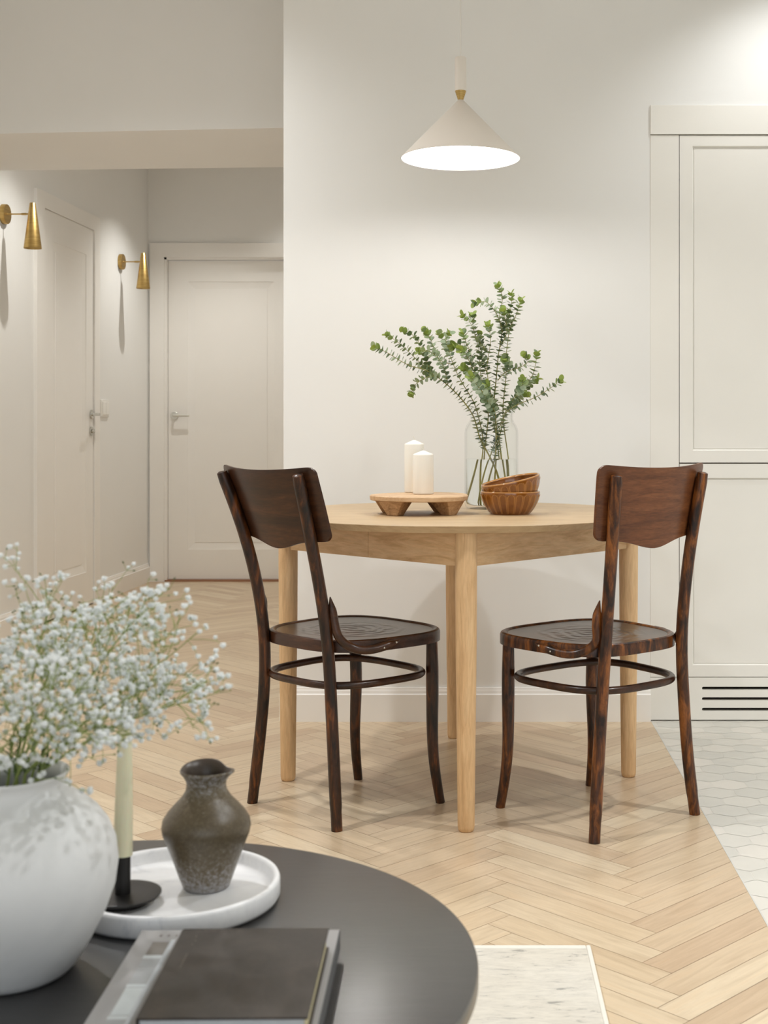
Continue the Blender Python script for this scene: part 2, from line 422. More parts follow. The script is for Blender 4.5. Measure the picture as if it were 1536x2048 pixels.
# pale hexagonal tiles of the kitchen side
fl.m = 3; sh = .055; hw = sh * math.sqrt(3) / 2
for j in range(-30, 90):
    for i in range(-2, 30):
        cx_ = .62 + i * 2 * hw + (hw if j % 2 else 0) + .017; cy_ = j * 1.5 * sh + .02
        if cy_ > 4.6 or cx_ > 3.1 or cy_ < -2.2: continue
        r_ = sh - .0011
        poly = [(cx_ + r_ * math.sin(a * PI / 3), cy_ + r_ * math.cos(a * PI / 3), 0, 0) for a in range(6)]
        poly.reverse()
        poly = clip(poly, -1, .0127, -.571 - .0012)
        poly = clip(poly, 0, 1, 4.5) if poly else poly
        poly = clip(poly, 1, 0, 3.02) if poly else poly
        poly = clip(poly, 0, -1, 2.1) if poly else poly
        if len(poly) < 3: continue
        fl.add([(p[0], p[1], 0) for p in poly], [tuple(range(len(poly)))])
        uvs += [(0, 0)] * len(poly); tint.append(rnd.random())
fl.m = 4
fl.add([(.571 - .0267, -2.1, -.0006), (3.02, -2.1, -.0006), (3.02, 4.5, -.0006), (bx(4.5), 4.5, -.0006)], [(0, 1, 2, 3)])
uvs += [(0, 0)] * 4; tint.append(0)
fl.att['tint'] = tint
floor = fl.build('floor', [M['parquet'], M['joint'], M['edge_strip'], M['tile'], M['grout']], smooth=False)
ul = floor.data.uv_layers.new(name='UVMap')
k = 0
flat = []
for p in floor.data.polygons:
    for li in p.loop_indices: flat += list(uvs[floor.data.loops[li].vertex_index])
ul.data.foreach_set('uv', flat)
struct(floor)

m = MB(); m.box(-2.8, 3.2, -2.2, 8.8, CE, CE + .1); struct(m.build('ceiling', M['ceiling'], smooth=False))
m = MB()                                                # the wall behind the table, with the niche of the cabinet
CX0, CX1, CZ = .6235, 1.372, 2.105
m.box(XE, CX0, YW, YB + .1, 0, CE); m.box(CX0, 3.1, YW, YB + .1, CZ, CE); m.box(CX1, 3.1, YW, YB + .1, 0, CZ)
m.box(CX0, CX1, YW + .45, YB + .1, 0, CZ)
struct(m.build('wall_back', M['wall'], smooth=False))
m = MB(); m.box(3.02, 3.12, -2.2, YW, 0, CE); struct(m.build('wall_right', M['wall'], smooth=False))
# left wall with the opening of the side door, slightly out of square
TL = Matrix.Translation((xl(0), 0, 0)) @ Matrix.Rotation(-math.atan(.047), 4, 'Z')   # local y runs along the wall
cs = math.cos(math.atan(.047))
ly = lambda y: y / cs
m = MB(); DA, DB = ly(6.637), ly(7.404); DZ = 2.128
m.box(-.12, 0, ly(-2.2), DA, 0, CE, TL); m.box(-.12, 0, DB, ly(8.62), 0, CE, TL); m.box(-.12, 0, DA, DB, DZ, CE, TL)
struct(m.build('wall_left', M['wall'], smooth=False))
# far wall of the hallway with its door opening
BX0, BX1, BZ = -1.981, -1.131, 2.125
m = MB(); m.box(-2.3, BX0, YB, YB + .12, 0, CE); m.box(BX1, XE, YB, YB + .12, 0, CE); m.box(BX0, BX1, YB, YB + .12, BZ, CE)
struct(m.build('wall_hallway', M['wall'], smooth=False))
# bulkhead between living room and hallway
m = MB(); z0 = 2.186
m.hexa([(xl(5.25) - .05, 5.265, z0), (XE + .0, 5.12, z0), (XE, 5.885, z0), (xl(5.97) - .05, 5.985, z0),
        (xl(5.25) - .05, 5.265, CE), (XE, 5.12, CE), (XE, 5.885, CE), (xl(5.97) - .05, 5.985, CE)])
struct(m.build('wall_bulkhead', M['wall'], smooth=False))
# wall behind the camera with a wide window
m = MB(); WX0, WX1, WZ0, WZ1 = -2.0, 2.2, .25, 2.45
m.box(-2.8, WX0, -2.2, -2.1, 0, CE); m.box(WX1, 3.1, -2.2, -2.1, 0, CE); m.box(WX0, WX1, -2.2, -2.1, 0, WZ0); m.box(WX0, WX1, -2.2, -2.1, WZ1, CE)
struct(m.build('wall_window', M['wall'], smooth=False))
m = MB()
for x in (WX0, WX0 + 1.4, WX0 + 2.8, WX1): m.box(x - .035, x + .035, -2.17, -2.1, WZ0, WZ1)
for z in (WZ0 + .035, WZ1 - .035): m.box(WX0, WX1, -2.165, -2.105, z - .035, z + .035)
struct(m.build('window_1', M['trim'], smooth=False))

# baseboards: a board with a stepped, moulded top, swept along a straight run
def baseboard(name, L, T, th=.016, h=.115):
    prof = [(0, 0), (th, 0), (th, h * .80), (th * .72, h * .83), (th * .66, h * .90), (th * .5, h * .95), (th * .42, h), (0, h)]
    m = MB(); vs = [T @ Vector((p[0], 0, p[1])) for p in prof] + [T @ Vector((p[0], L, p[1])) for p in prof]
    k = len(prof); fs = [(i, i + k, (i + 1) % k + k, (i + 1) % k) for i in range(k)] + [tuple(range(k)), tuple(range(2 * k - 1, k - 1, -1))]
    m.add(vs, fs); return struct(m.build(name, M['trim'], smooth=False))
baseboard('baseboard_back', CX0 - XE, Matrix.Translation((XE, YW, 0)) @ Matrix.Rotation(-PI / 2, 4, 'Z'))
baseboard('baseboard_left', ly(8.5) - ly(7.49), TL @ Matrix.Translation((0, ly(7.49), 0)), h=.12)
baseboard('baseboard_left', ly(6.53) - ly(-2.1), TL @ Matrix.Translation((0, ly(-2.1), 0)), h=.12)
baseboard('baseboard_corner', 4.2, Matrix.Translation((XE, YW, 0)) @ Matrix.Rotation(0, 4, 'Z') @ Matrix.Diagonal((-1, 1, 1, 1)), th=.014)

# doors: leaf with one tall bevelled panel, casing, handle
def door_leaf(m, W, H, th, px0, px1, pz0, pz1, bw, T, dep=.009):
    # local x across, y = out of the wall towards the viewer (negative y faces viewer)
    def P(x, y, z): return T @ Vector((x, y, z))
    o = [(0, 0), (W, 0), (W, H), (0, H)]; a = [(px0, pz0), (px1, pz0), (px1, pz1), (px0, pz1)]
    b_ = [(px0 + bw, pz0 + bw), (px1 - bw, pz0 + bw), (px1 - bw, pz1 - bw), (px0 + bw, pz1 - bw)]
    vs = [P(x, 0, z) for x, z in o] + [P(x, 0, z) for x, z in a] + [P(x, .003, z) for x, z in a] + [P(x, dep, z) for x, z in b_] + \
         [P(x, dep - .003, z) for x, z in b_] + [P(x, th, z) for x, z in o]
    fs = []
    for r0, r1 in ((0, 4), (4, 8), (8, 12), (12, 16)):
        for i in range(4):
            j = (i + 1) % 4; fs.append((r0 + i, r0 + j, r1 + j, r1 + i))
    fs += [(16, 17, 18, 19), (23, 22, 21, 20)]
    for i in range(4):
        j = (i + 1) % 4; fs.append((20 + i, 20 + j, j, i))
    m.add(vs, fs)
def casing(name, W, H, cw, T, th=.02):
    m = MB()
    m.box(-cw, -.003, -th, 0, 0, H + cw, T); m.box(W + .003, W + cw, -th, 0, 0, H + cw, T); m.box(-.003, W + .003, -th, 0, H + .003, H + cw, T)
    m.box(-.003, .012, -.006, .10, 0, H + .003, T); m.box(W - .012, W + .003, -.006, .10, 0, H + .003, T); m.box(-.003, W + .003, -.006, .10, H - .01, H + .003, T)
    return m
# far door
T = Matrix.Translation((BX0, YB, 0)); W = BX1 - BX0; H = 2.115
m = MB(); T2 = Matrix.Translation((BX0 + .014, YB + .035, .012)); door_leaf(m, W - .028, H - .025, .04, .141 - .014, .709 - .014, .194, 1.952, .047, T2)
d1 = struct(m.build('door_1', M['trim'], smooth=False), 'white panelled door at the far end of the hallway')
cm = casing('door_frame', W, H, .095, T); cm.build('door_frame', M['trim'], d1, smooth=False)
m = MB(); m.box(BX0, BX1, YB - .01, YB + .1, -.001, .010); m.build('threshold', M['seal'], d1, smooth=False)
m = MB(); Th = Matrix.Translation((-1.926, YB + .035, 1.085)) @ Matrix.Rotation(PI / 2, 4, 'X')
def handle(m, T, sgn, ln=.11):
    prof = [(0, 0), (.026, 0), (.026, .007), (.024, .009), (.0, .009)]
    mm_ = MB(); mm_.lathe(prof, 32); m.add([T @ Vector(p) for p in mm_.v], mm_.f)
    mm_ = MB(); mm_.tube([(0, 0, .008), (0, 0, .038), (sgn * .006, 0, .046), (sgn * .02, 0, .05), (sgn * ln, 0, .05)], [.009, .009, .009, .0085, .0075], 16)
    m.add([T @ Vector(p) for p in mm_.v], mm_.f)
handle(m, Th, 1, .105)
m.build('door_handle', M['satin'], d1)
# near door in the left wall
W = DB - DA; Td = TL @ Matrix.Translation((0, DA, 0)) @ Matrix.Rotation(PI / 2, 4, 'Z')     # local x along the wall, -y out of it
m = MB(); door_leaf(m, W - .008, DZ - .012, .04, ly(6.78) - DA - .004, ly(7.285) - DA - .004, .185, 1.965, .05, Td @ Matrix.Translation((.004, -.008, .01)))
d2 = struct(m.build('door_2', M['trim'], smooth=False), 'white panelled door in the left hallway wall')
cm = MB(); th = .018; cw = .105
cm.box(-cw, 0, -th, 0, 0, 2.21, Td); cm.box(W, W + .087, -th, 0, 0, 2.21, Td); cm.box(0, W, -th, 0, DZ, 2.21, Td)
cm.build('door_frame', M['trim'], d2, smooth=False)
m = MB(); m.box(0, W, .03, .05, 0, DZ, Td); m.build('door_stop', M['gap'], d2, smooth=False)
Th = Td @ Matrix.Translation((ly(7.365) - DA, -.008, 1.08)) @ Matrix.Rotation(PI / 2, 4, 'X')
m = MB(); handle(m, Th, -1, .10); m.build('door_handle', M['chrome'], d2)
m = MB(); mm_ = MB(); mm_.lathe([(0, 0), (.026, 0), (.026, .007), (.012, .009), (.012, .018), (.009, .02), (0, .02)], 32)
Tl = Td @ Matrix.Translation((ly(7.365) - DA, -.008, .985)) @ Matrix.Rotation(PI / 2, 4, 'X')
m.add([Tl @ Vector(p) for p in mm_.v], mm_.f); m.build('thumb_turn', M['chrome'], d2)

# light switch with two rockers
sw = thing('light_switch', 'white double light switch on the hallway wall beside the near door', 'light switch', TL @ Vector((0, ly(7.613), 1.118)), -math.atan(.047))
boxobj('frame', M['plastic'], .0, .009, -.066, .066, -.05, .05, sw, bevel=.002)
boxobj('rocker', M['plastic'], .009, .0135, -.052, -.002, -.037, .037, sw, bevel=.0015)
boxobj('rocker', M['plastic'], .009, .0135, .002, .052, -.037, .037, sw, bevel=.0015)

# ------------------------------------------------------------------ built-in tall cabinet
cab = thing('tall_cabinet', 'tall white built-in cabinet with panelled doors beside the dining area', 'cabinet', (CX0, YW, 0))
YF = -.002
def fb(name, mat, x0, x1, z0, z1, y0=YF, y1=.02, bevel=.0008): return boxobj(name, mat, x0 - CX0, x1 - CX0, y0, y1, z0, z1, cab, bevel)
fb('body', M['gap'], CX0 + .005, CX1 - .005, .004, CZ - .006, .022, .43, 0)
fb('crown_panel', M['cabinet'], CX0, CX1, 2.0055, CZ, -.006)
fb('filler_panel', M['cabinet'], CX0, .7215, .150, 2.003)
fb('filler_panel', M['cabinet'], 1.325, CX1, .150, 2.003)
for (z0, z1, pz0, pz1) in ((.8835, 2.002, .925, 1.966), (.151, .8795, .191, .831)):
    m = MB(); X0_, X1_ = .7237, 1.3228
    door_leaf(m, X1_ - X0_, z1 - z0, .021, .044, X1_ - X0_ - .044, pz0 - z0, pz1 - z0, .006, Matrix.Translation((X0_ - CX0, YF, z0)), dep=.008)
    o = m.build('cabinet_door', M['cabinet'], cab, smooth=False)
# plinth with three long ventilation slots
m = MB(); px0, px1 = CX0, CX1; sx0, sx1 = .800, 1.25
zs = [(.1065, .117), (.0705, .081), (.0345, .045)]
def PB(x0, x1, z0, z1): m.box(x0 - CX0, x1 - CX0, YF, .016, z0, z1)
PB(px0, sx0, .004, .1485); PB(sx1, px1, .004, .1485)
zz = [.004, .0345, .045, .0705, .081, .1065, .117, .1485]
for i in range(0, 8, 2): PB(sx0, sx1, zz[i], zz[i + 1])
for (za, zb) in zs:                                     # rounded slot ends
    r_ = (zb - za) / 2; cz = (za + zb) / 2
    for (xe, sg) in ((sx0, 1), (sx1, -1)):
        for q in (1, -1):
            arc = [(xe + sg * (r_ - r_ * math.cos(a)), cz + q * r_ * math.sin(a)) for a in [i * PI / 10 for i in range(6)]]
            pts = arc + [(xe, cz + q * r_)]
            k = len(pts); vs = [(x - CX0, YF, z) for x, z in pts] + [(x - CX0, .016, z) for x, z in pts]
            m.add(vs, [tuple(range(k)), tuple(range(2 * k - 1, k - 1, -1))] + [(i, i + k, (i + 1) % k + k, (i + 1) % k) for i in range(k)])
m.build('vented_plinth', M['cabinet'], cab, smooth=False)
fb('vent_backing', M['vent_dark'], sx0 - .02, sx1 + .02, .01, .13, .0165, .021, 0)

# ------------------------------------------------------------------ chairs
ZR = [0, .15, .3, .46, .62, .76, .885]; ZF = [0, .12, .28, .44]
RW = [.1787, .1601, .1449, .1353, .1358, .1435, .156]; RB = [-.1697, -.1673, -.1666, -.1719, -.1943, -.2246, -.2571]
FW = [.1664, .1594, .1546, .1585]; FF = [.1894, .1712, .1706, .165]
def superell(a, b_, c, n_, N, grow=0):
    out = []
    for i in range(N):
        t_ = 2 * PI * i / N; Cc, Ss = math.cos(t_), math.sin(t_)
        sS = math.copysign(abs(Ss) ** (2 / n_), Ss)
        out.append(((a + grow) * (1 + .08 * sS) * math.copysign(abs(Cc) ** (2 / n_), Cc), c + (b_ + grow) * sS))
    return out
def make_chair(label, x, y, ang, dw, ds, db, post_m, panel_m, rim_m, dz):
    t_ = thing('dining_chair', label, 'chair', (x, y, 0), ang - PI / 2, 'old bentwood chairs at the round table')
    def rear(sgn):
        w_ = spline(ZR, [a + b_ + sgn * c for a, b_, c in zip(RW, dw, ds)]); b_ = spline(ZR, [a + c for a, c in zip(RB, db)])
        return lambda z: (sgn * w_(z), b_(z), z)
    zt = .887; posts = {}
    for sgn in (-1, 1):
        f = rear(sgn); posts[sgn] = f
        zs_ = [zt * i / 40 for i in range(41)]
        rad = [.0142 if z < .05 else .0155 for z in zs_]; rad[-1] = .0135; pts = [Vector(f(z)) for z in zs_]
        pts.append(pts[-1] + Vector((0, -.0004, .002))); rad.append(.008)
        m = MB(); m.tube(pts, rad, 18); m.build('rear_leg', post_m, t_, angle=50)
        fw = spline(ZF, FW); ff = spline(ZF, FF)
        zs_ = [.438 * i / 24 for i in range(25)]
        rad = [.0125 + .0045 * min(1, z / .3) - (.002 * max(0, (z - .36) / .08)) for z in zs_]
        m = MB(); m.tube([(sgn * fw(z), ff(z), z) for z in zs_], rad, 18); m.build('front_leg', post_m, t_, angle=50)
    # seat rim: rounded-square band
    N = 96
    sa, sb, sc, sn = .2055, .1977, .0221, 3.09
    prof = [(0, .4395), (0, .463), (-.002, .468), (-.006, .4705), (-.012, .470), (-.018, .466), (-.018, .4395)]
    m = MB(); k = len(prof)
    rings = [superell(sa, sb, sc, sn, N, g) for g, z in prof]
    vs = [(rings[j][i][0], rings[j][i][1], prof[j][1] - .001) for i in range(N) for j in range(k)]
    fs = [(i * k + j, ((i + 1) % N) * k + j, ((i + 1) % N) * k + (j + 1) % k, i * k + (j + 1) % k) for i in range(N) for j in range(k)]
    m.add(vs, fs); m.build('seat_rim', rim_m, t_, angle=35)
    m = MB(); inner = superell(sa, sb, sc, sn, N, -.0175); RR = 14
    vs = [(0, sc, .4635)]
    for q in range(1, RR + 1):
        fr = q / RR; vs += [(px * fr, sc + (py - sc) * fr, .4635 + (.0022 * fr ** 6)) for px, py in inner]
    fs = [(0, 1 + i, 1 + (i + 1) % N) for i in range(N)]
    for q in range(RR - 1):
        fs += [(1 + q * N + i, 1 + (q + 1) * N + i, 1 + (q + 1) * N + (i + 1) % N, 1 + q * N + (i + 1) % N) for i in range(N)]
    m.add([(px, py - sc, pz) for px, py, pz in vs], fs)
    # underside
    o_ = len(m.v); m.v += [(px, py - sc, .458) for px, py in inner]; m.face([o_ + i for i in reversed(range(N))])
    m.build('seat_panel', M['seat'], t_, angle=35, loc=(0, sc, 0))
    # stretcher hoop
    m = MB(); m.tube([(px, py, .355) for px, py in superell(.1815, .171, -.0045, 3.1, 72)], .0098, 12, closed=True)
    m.build('stretcher_ring', M['chair_ring'], t_)
    # curved side braces with pointed ends and two screws
    for sgn in (-1, 1):
        f = posts[sgn]; p0 = Vector(f(.575)); p1 = Vector(f(.54))
        path = [p0 + Vector((sgn * .0105, .0185, .006)), Vector(f(.51)) + Vector((sgn * .0185, .016, 0)), Vector((sgn * .156, -.158, .484)), Vector((sgn * .168, -.131, .4555)),
                Vector((sgn * .186, -.103, .4455)), Vector((sgn * .205, -.066, .4485)), Vector((sgn * .2145, -.034, .456)), Vector((sgn * .2185, -.006, .464))]
        pp = smooth_path([tuple(q) for q in path], 36)
        rad = [.0112 * min(1, .12 + i / 5, .12 + (35 - i) / 5) for i in range(36)]
        m = MB(); m.tube(pp, rad, 12); br = m.build('brace', rim_m, t_)
        for i_ in (28, 33):
            m = MB(); T_ = Matrix.Translation(pp[i_] + Vector((sgn * rad[i_] * .9, 0, 0))) @ Matrix.Rotation(sgn * PI / 2, 4, 'Y')
            mm_ = MB(); mm_.lathe([(0, .002), (.002, .0016), (.0032, 0)], 12); m.add([T_ @ Vector(q) for q in mm_.v], mm_.f)
            m.build('screw', M['chrome'], br)
    # curved plywood backrest on the front of the posts
    NS, NZ, th = 48, 18, .008
    wf = spline(ZR, [a + b_ for a, b_ in zip(RW, dw)]); sf = spline(ZR, ds); bf = spline(ZR, [a + c for a, c in zip(RB, db)])
    def edge_round(s_):                                  # corner rounding factor at the panel ends
        d = (1 - abs(s_)) * .187; r_ = .022
        return 0 if d > r_ else r_ - math.sqrt(max(0, r_ * r_ - (r_ - d) ** 2))
    def surf(s_, v_, off):
        ztp = .901 + dz + .011 * s_ * s_ - edge_round(s_); zbt = .724 + dz - .024 * math.exp(-(s_ / .43) ** 2) + edge_round(s_) * .9
        z = zbt + (ztp - zbt) * v_; Wd = .176 + .013 * (z - .724) / .18
        lat = s_ * Wd; zc = min(z, .885); ww = wf(zc); b__ = bf(zc)
        if z > .885: b__ += (z - .885) * -.26
        fwd = b__ + .0165 + 1.15 * (lat ** 2 - ww ** 2) + off
        return (lat + sf(zc), fwd, z)
    m = MB()
    ss = [-math.cos(PI * i / NS) if False else math.sin(PI / 2 * (2 * i / NS - 1)) for i in range(NS + 1)]
    for off in (0, th): m.v += [surf(s_, j / NZ, off) for s_ in ss for j in range(NZ + 1)]
    A_ = (NS + 1) * (NZ + 1); id_ = lambda i, j, k_: k_ * A_ + i * (NZ + 1) + j
    for i in range(NS):
        for j in range(NZ):
            m.face([id_(i, j, 0), id_(i + 1, j, 0), id_(i + 1, j + 1, 0), id_(i, j + 1, 0)])
            m.face([id_(i, j, 1), id_(i, j + 1, 1), id_(i + 1, j + 1, 1), id_(i + 1, j, 1)])
        m.face([id_(i, 0, 0), id_(i, 0, 1), id_(i + 1, 0, 1), id_(i + 1, 0, 0)])
        m.face([id_(i, NZ, 0), id_(i + 1, NZ, 0), id_(i + 1, NZ, 1), id_(i, NZ, 1)])
    for j in range(NZ):
        m.face([id_(0, j, 0), id_(0, j + 1, 0), id_(0, j + 1, 1), id_(0, j, 1)])
        m.face([id_(NS, j, 0), id_(NS, j, 1), id_(NS, j + 1, 1), id_(NS, j + 1, 0)])
    m.build('backrest', panel_m, t_, bevel=.0015)
    return t_
make_chair('dark brown bentwood dining chair on the left side of the table, backrest leaning left', -.325, 3.4561, .8013,
           [-.0043, -.0051, -.0064, -.0052, -.0049, -.0035, .0004], [-.0191, -.0074, -.0006, .0007, -.0016, -.0044, -.0054],
           [.0081, .0033, .0019, .0005, -.0044, -.0128, -.0239], M['chair_post_a'], M['panel_a'], M['panel_a'], -.004)
make_chair('reddish brown worn bentwood dining chair on the right, near the white cabinet', .3336, 3.3919, 2.259,
           [.0047, .0051, .0062, .0047, .0045, .0035, .0002], [-.0001, -.0003, .0003, -.0004, -.0033, -.0063, -.0077],
           [-.0083, -.0034, -.0018, -.0001, .0045, .0127, .0236], M['chair_post_b'], M['panel_b'], M['chair_post_b'], .003)

# ------------------------------------------------------------------ dining table
TZ = .761
tb = thing('dining_table', 'round light ash dining table with four turned legs between two brown chairs', 'table', (-.025, 3.718, 0), math.radians(2.4))
m = MB(); R = .536
m.lathe([(0, TZ - .019), (R - .020, TZ - .019), (R - .013, TZ - .0185), (R - .0005, TZ - .0022), (R, TZ - .0012), (R - .0006, TZ - .0003), (R - .002, TZ), (0, TZ)], 160)
m.build('tabletop', M['ash_top'], tb, angle=30)
LR = .487
for i in range(4):
    a = PI / 2 * i; cx_, cy_ = LR * math.cos(a), LR * math.sin(a)
    m = MB()
    m.lathe([(0, 0), (.016, 0), (.0195, .003), (.0212, .012), (.0232, .2), (.0262, .45), (.0272, .62), (.0272, TZ - .0195), (0, TZ - .0195)], 32)
    lg = m.build('leg', M['ash_leg'], tb, loc=(cx_, cy_, 0))
    lg.rotation_euler = (0, 0, 1.3 * i)
    m = MB(); m.lathe([(0, -.0), (.0145, 0), (.0145, .0012), (0, .0012)], 24); 
for i in range(4):
    a0, a1 = PI / 2 * i, PI / 2 * (i + 1)
    p = Vector((LR * math.cos(a0), LR * math.sin(a0), 0)); q = Vector((LR * math.cos(a1), LR * math.sin(a1), 0))
    d = (q - p); L_ = d.length; d.normalize(); ang = math.atan2(d.y, d.x)
    T = Matrix.Translation(p) @ Matrix.Rotation(ang, 4, 'Z')
    segs = [(.022, L_ - .022)] if i != 2 else [(.022, L_ * .5 - .0006), (L_ * .5 + .0006, L_ - .022)]
    for (a_, b_) in segs:
        e_ = bpy.data.objects.new
        m = MB(); m.box(a_, b_, -.011, .010, .657, TZ - .0195)
        o = m.build('apron', M['ash_apron'], tb, bevel=.001); o.matrix_local = T
m = MB(); T = Matrix.Translation((-.36, -.155, .731)) @ Matrix.Rotation(-PI / 4, 4, 'Z')
m.box(-.02, .012, -.03, -.022, -.003, .003, T); m.tube([T @ Vector((.012, -.026, 0)), T @ Vector((.022, -.034, .002))], .0015, 6)
m.build('extension_latch', M['black_metal'], tb)

# serving board on four carved feet
bz = TZ; br = .137
bd = thing('serving_board', 'round rustic wooden pedestal board on short feet under two white candles', 'serving board', (-.1375, 3.645, bz), math.radians(10))
m = MB()
def wob(p, a, i, r, z):
    k_ = 1 + .006 * math.sin(3 * a + 1) + .004 * math.sin(7 * a)
    return (p[0] * k_, p[1] * k_, z + (.0008 * math.sin(2 * a) if r > .1 else 0))
m.lathe([(0, .039), (br - .003, .039), (br, .041), (br + .001, .051), (br - .002, .054), (0, .054)], 72, wob)
m.build('board_top', M['rustic_top'], bd, angle=35)
for (fx, fy) in ((-.083, -.078), (.083, -.078), (-.083, .078), (.083, .078)):
    sx_, sy_ = (1 if fx > 0 else -1), (1 if fy > 0 else -1)
    m = MB(); top, bot = [], []
    N = 14                                               # foot: outer face follows the board edge, inner face slanted
    a_c = math.atan2(fy, fx)
    for z, spread, rin in ((0, .15, .085), (.004, .17, .082), (.037, .32, .050), (.0395, .33, .048)):
        ring = [(math.cos(a_c + spread * (1 - 2 * i / N)), math.sin(a_c + spread * (1 - 2 * i / N))) for i in range(N + 1)]
        ro = br - .004 - (.0395 - z) * .42
        row = [(c * ro, s__ * ro, z) for c, s__ in ring] + [(c * rin, s__ * rin, z) for c, s__ in reversed(ring)]
        bot.append(row)
    o_ = len(m.v); K = len(bot[0])
    for row in bot: m.v += row
    for q in range(3): 
        for i in range(K): m.face([o_ + q * K + i, o_ + (q + 1) * K + i, o_ + (q + 1) * K + (i + 1) % K, o_ + q * K + (i + 1) % K])
    m.face([o_ + i for i in range(K)]); m.face([o_ + 3 * K + i for i in reversed(range(K))])
    m.build('foot', M['rustic'], bd, angle=35, bevel=.0015)

def pillar(label, x, y, r, h):
    c = thing('pillar_candle', label, 'candle', (x, y, bz + .054), 0, 'white pillar candles on the board')
    m = MB(); m.lathe([(0, 0), (r - .003, 0), (r - .0008, .0015), (r, .004), (r, h - .004), (r - .0008, h - .001), (r - .003, h + .0005), (r * .45, h + .006), (.005, h + .0095), (0, h + .0105)], 48)
    m.build('wax', M['wax'], c, angle=60)
    m = MB(); m.tube([(0, 0, h + .009), (.0008, 0, h + .013), (-.0008, 0, h + .017), (-.003, 0, h + .0205)], .0011, 8); m.build('wick', M['wick'], c)
pillar('taller white pillar candle, behind the other on the wooden board', -.1555, 3.757, .0282, .1415)
pillar('shorter white pillar candle, in front of the other on the wooden board', -.126, 3.662, .0292, .113)

# fluted amber bowls
def bowl(label, loc, rot=(0, 0, 0)):
    m = MB(); rr, rb, h = .0835, .0545, .0645; N = 22 * 10
    outer = [(0, .002), (rb - .006, .002), (rb - .004, 0), (rb, 0), (rb + .001, .002)]
    K = 26
    for i in range(1, K + 1):
        q = i / K; outer.append((rb + .001 + (rr - rb - .001) * (math.sin(q * PI / 2) ** .85), .002 + (h - .004) * q))
    no = len(outer)
    inner = [(rr - .001, h), (rr - .003, h + .0002), (rr - .005, h - .0025)]
    for i in range(K, -1, -1):
        q = i / K; inner.append(((rb - .005) * 1 + (rr - rb - .001) * (math.sin(q * PI / 2) ** .85) if i else 0, .006 + (h - .010) * q))
    prof = outer + inner; rid = []
    def fn(p, a, i, r, z):
        rg = 0
        if 5 <= i < no and z < h - .006:
            q = z / h; u = (a * 22 / (2 * PI)) % 1.0; d = abs(u - .5) * 2            # 0 centre of the petal, 1 at the seam
            archtop = 1 - max(0, (q - .70) / .17) ** 2 if q > .70 else 1
            halfw = .86 * math.sqrt(max(0, archtop)) if q < .87 else 0
            dd = abs(d - halfw) if q < .87 else .5
            rg = math.exp(-(dd / .10) ** 2)
            if halfw and d < halfw: off = -.0004
            else: off = .0003
            k_ = (r + off + .0009 * rg) / r
            rid.append(min(1, rg)); return (p[0] * k_, p[1] * k_, z)
        rid.append(1.0 if no - 1 <= i <= no + 2 else .0); return p
    m.lathe(prof, N, fn, closed=False)
    m.att['ridge'] = rid
    o = m.build('bowl', M['amber'], None, angle=60); o.location = loc; o.rotation_euler = rot
    tag(o, label, 'bowl', 'amber bowls stacked on the table')
BXc, BYc = .118, 3.635
bowl('fluted amber brown bowl standing on the table, lower of the stacked two', (BXc, BYc, TZ))
bowl('fluted amber brown bowl lying tilted in the other bowl, upper one', (BXc + .0125, BYc, TZ + .0345), (0, math.radians(-12), .3))

# ------------------------------------------------------------------ glass jar with water and eucalyptus
VX, VY = .070, 3.89
jar = thing('glass_vase', 'clear glass jar vase half full of water holding eucalyptus', 'vase', (VX, VY, TZ))
outer = [(0, 0), (.066, 0), (.074, .002), (.079, .008), (.0803, .018), (.0803, .222), (.0790, .236), (.0745, .248), (.0680, .258), (.0645, .266), (.0638, .274), (.0648, .282), (.0700, .290), (.0765, .2965)]
th = .0032
inner = [(.0745, .2975), (.0675, .2925), (.0618, .284), (.0606, .275), (.0612, .266), (.0648, .256), (.0713, .246), (.0758, .235), (.0771, .222), (.0771, .022), (.074, .014), (.06, .010), (0, .009)]
m = MB(); m.lathe(outer + [(.0766, .2978)] + inner, 96); m.build('jar', M['glass'], jar, angle=60)
wl = .148
m = MB(); m.lathe([(0, .0094), (.0598, .0104), (.0736, .0143), (.0768, .0225), (.0768, wl), (0, wl)], 96); m.build('water', M['water'], jar, angle=60)

f_px, PCX, PCY = 2600.0, 936.0, 857.0
def at(px, py, y): return Vector(((px - PCX) / f_px * y, y, 1 + (PCY - py) / f_px * y))
GRP = 'eucalyptus stems in the glass jar'
def add_leaf(m, tin, base, axis, out, size, tintv, cup):
    """round leaf: starts at the stem, spreads outwards; its face looks along the stem"""
    out = (out + axis * cup).normalized(); side = axis.cross(out).normalized(); nrm = out.cross(side).normalized()
    prof = [(0, .10), (.10, .42), (.28, .80), (.50, .98), (.72, .90), (.90, .58), (1.0, .06)]
    vs = []; c0 = base + out * size * .04
    for (u, wd) in prof:
        for sd in (-1, 0, 1):
            vs.append(c0 + out * (u * size) + side * (sd * wd * size * .52) - nrm * ((abs(sd) * wd) ** 2 * size * -.10) + nrm * (u * u * size * .10))
    fs = []
    for i in range(len(prof) - 1):
        for j in range(2): fs.append((i * 3 + j, i * 3 + j + 1, (i + 1) * 3 + j + 1, (i + 1) * 3 + j))
    m.add(vs, fs); tin += [tintv] * len(vs)
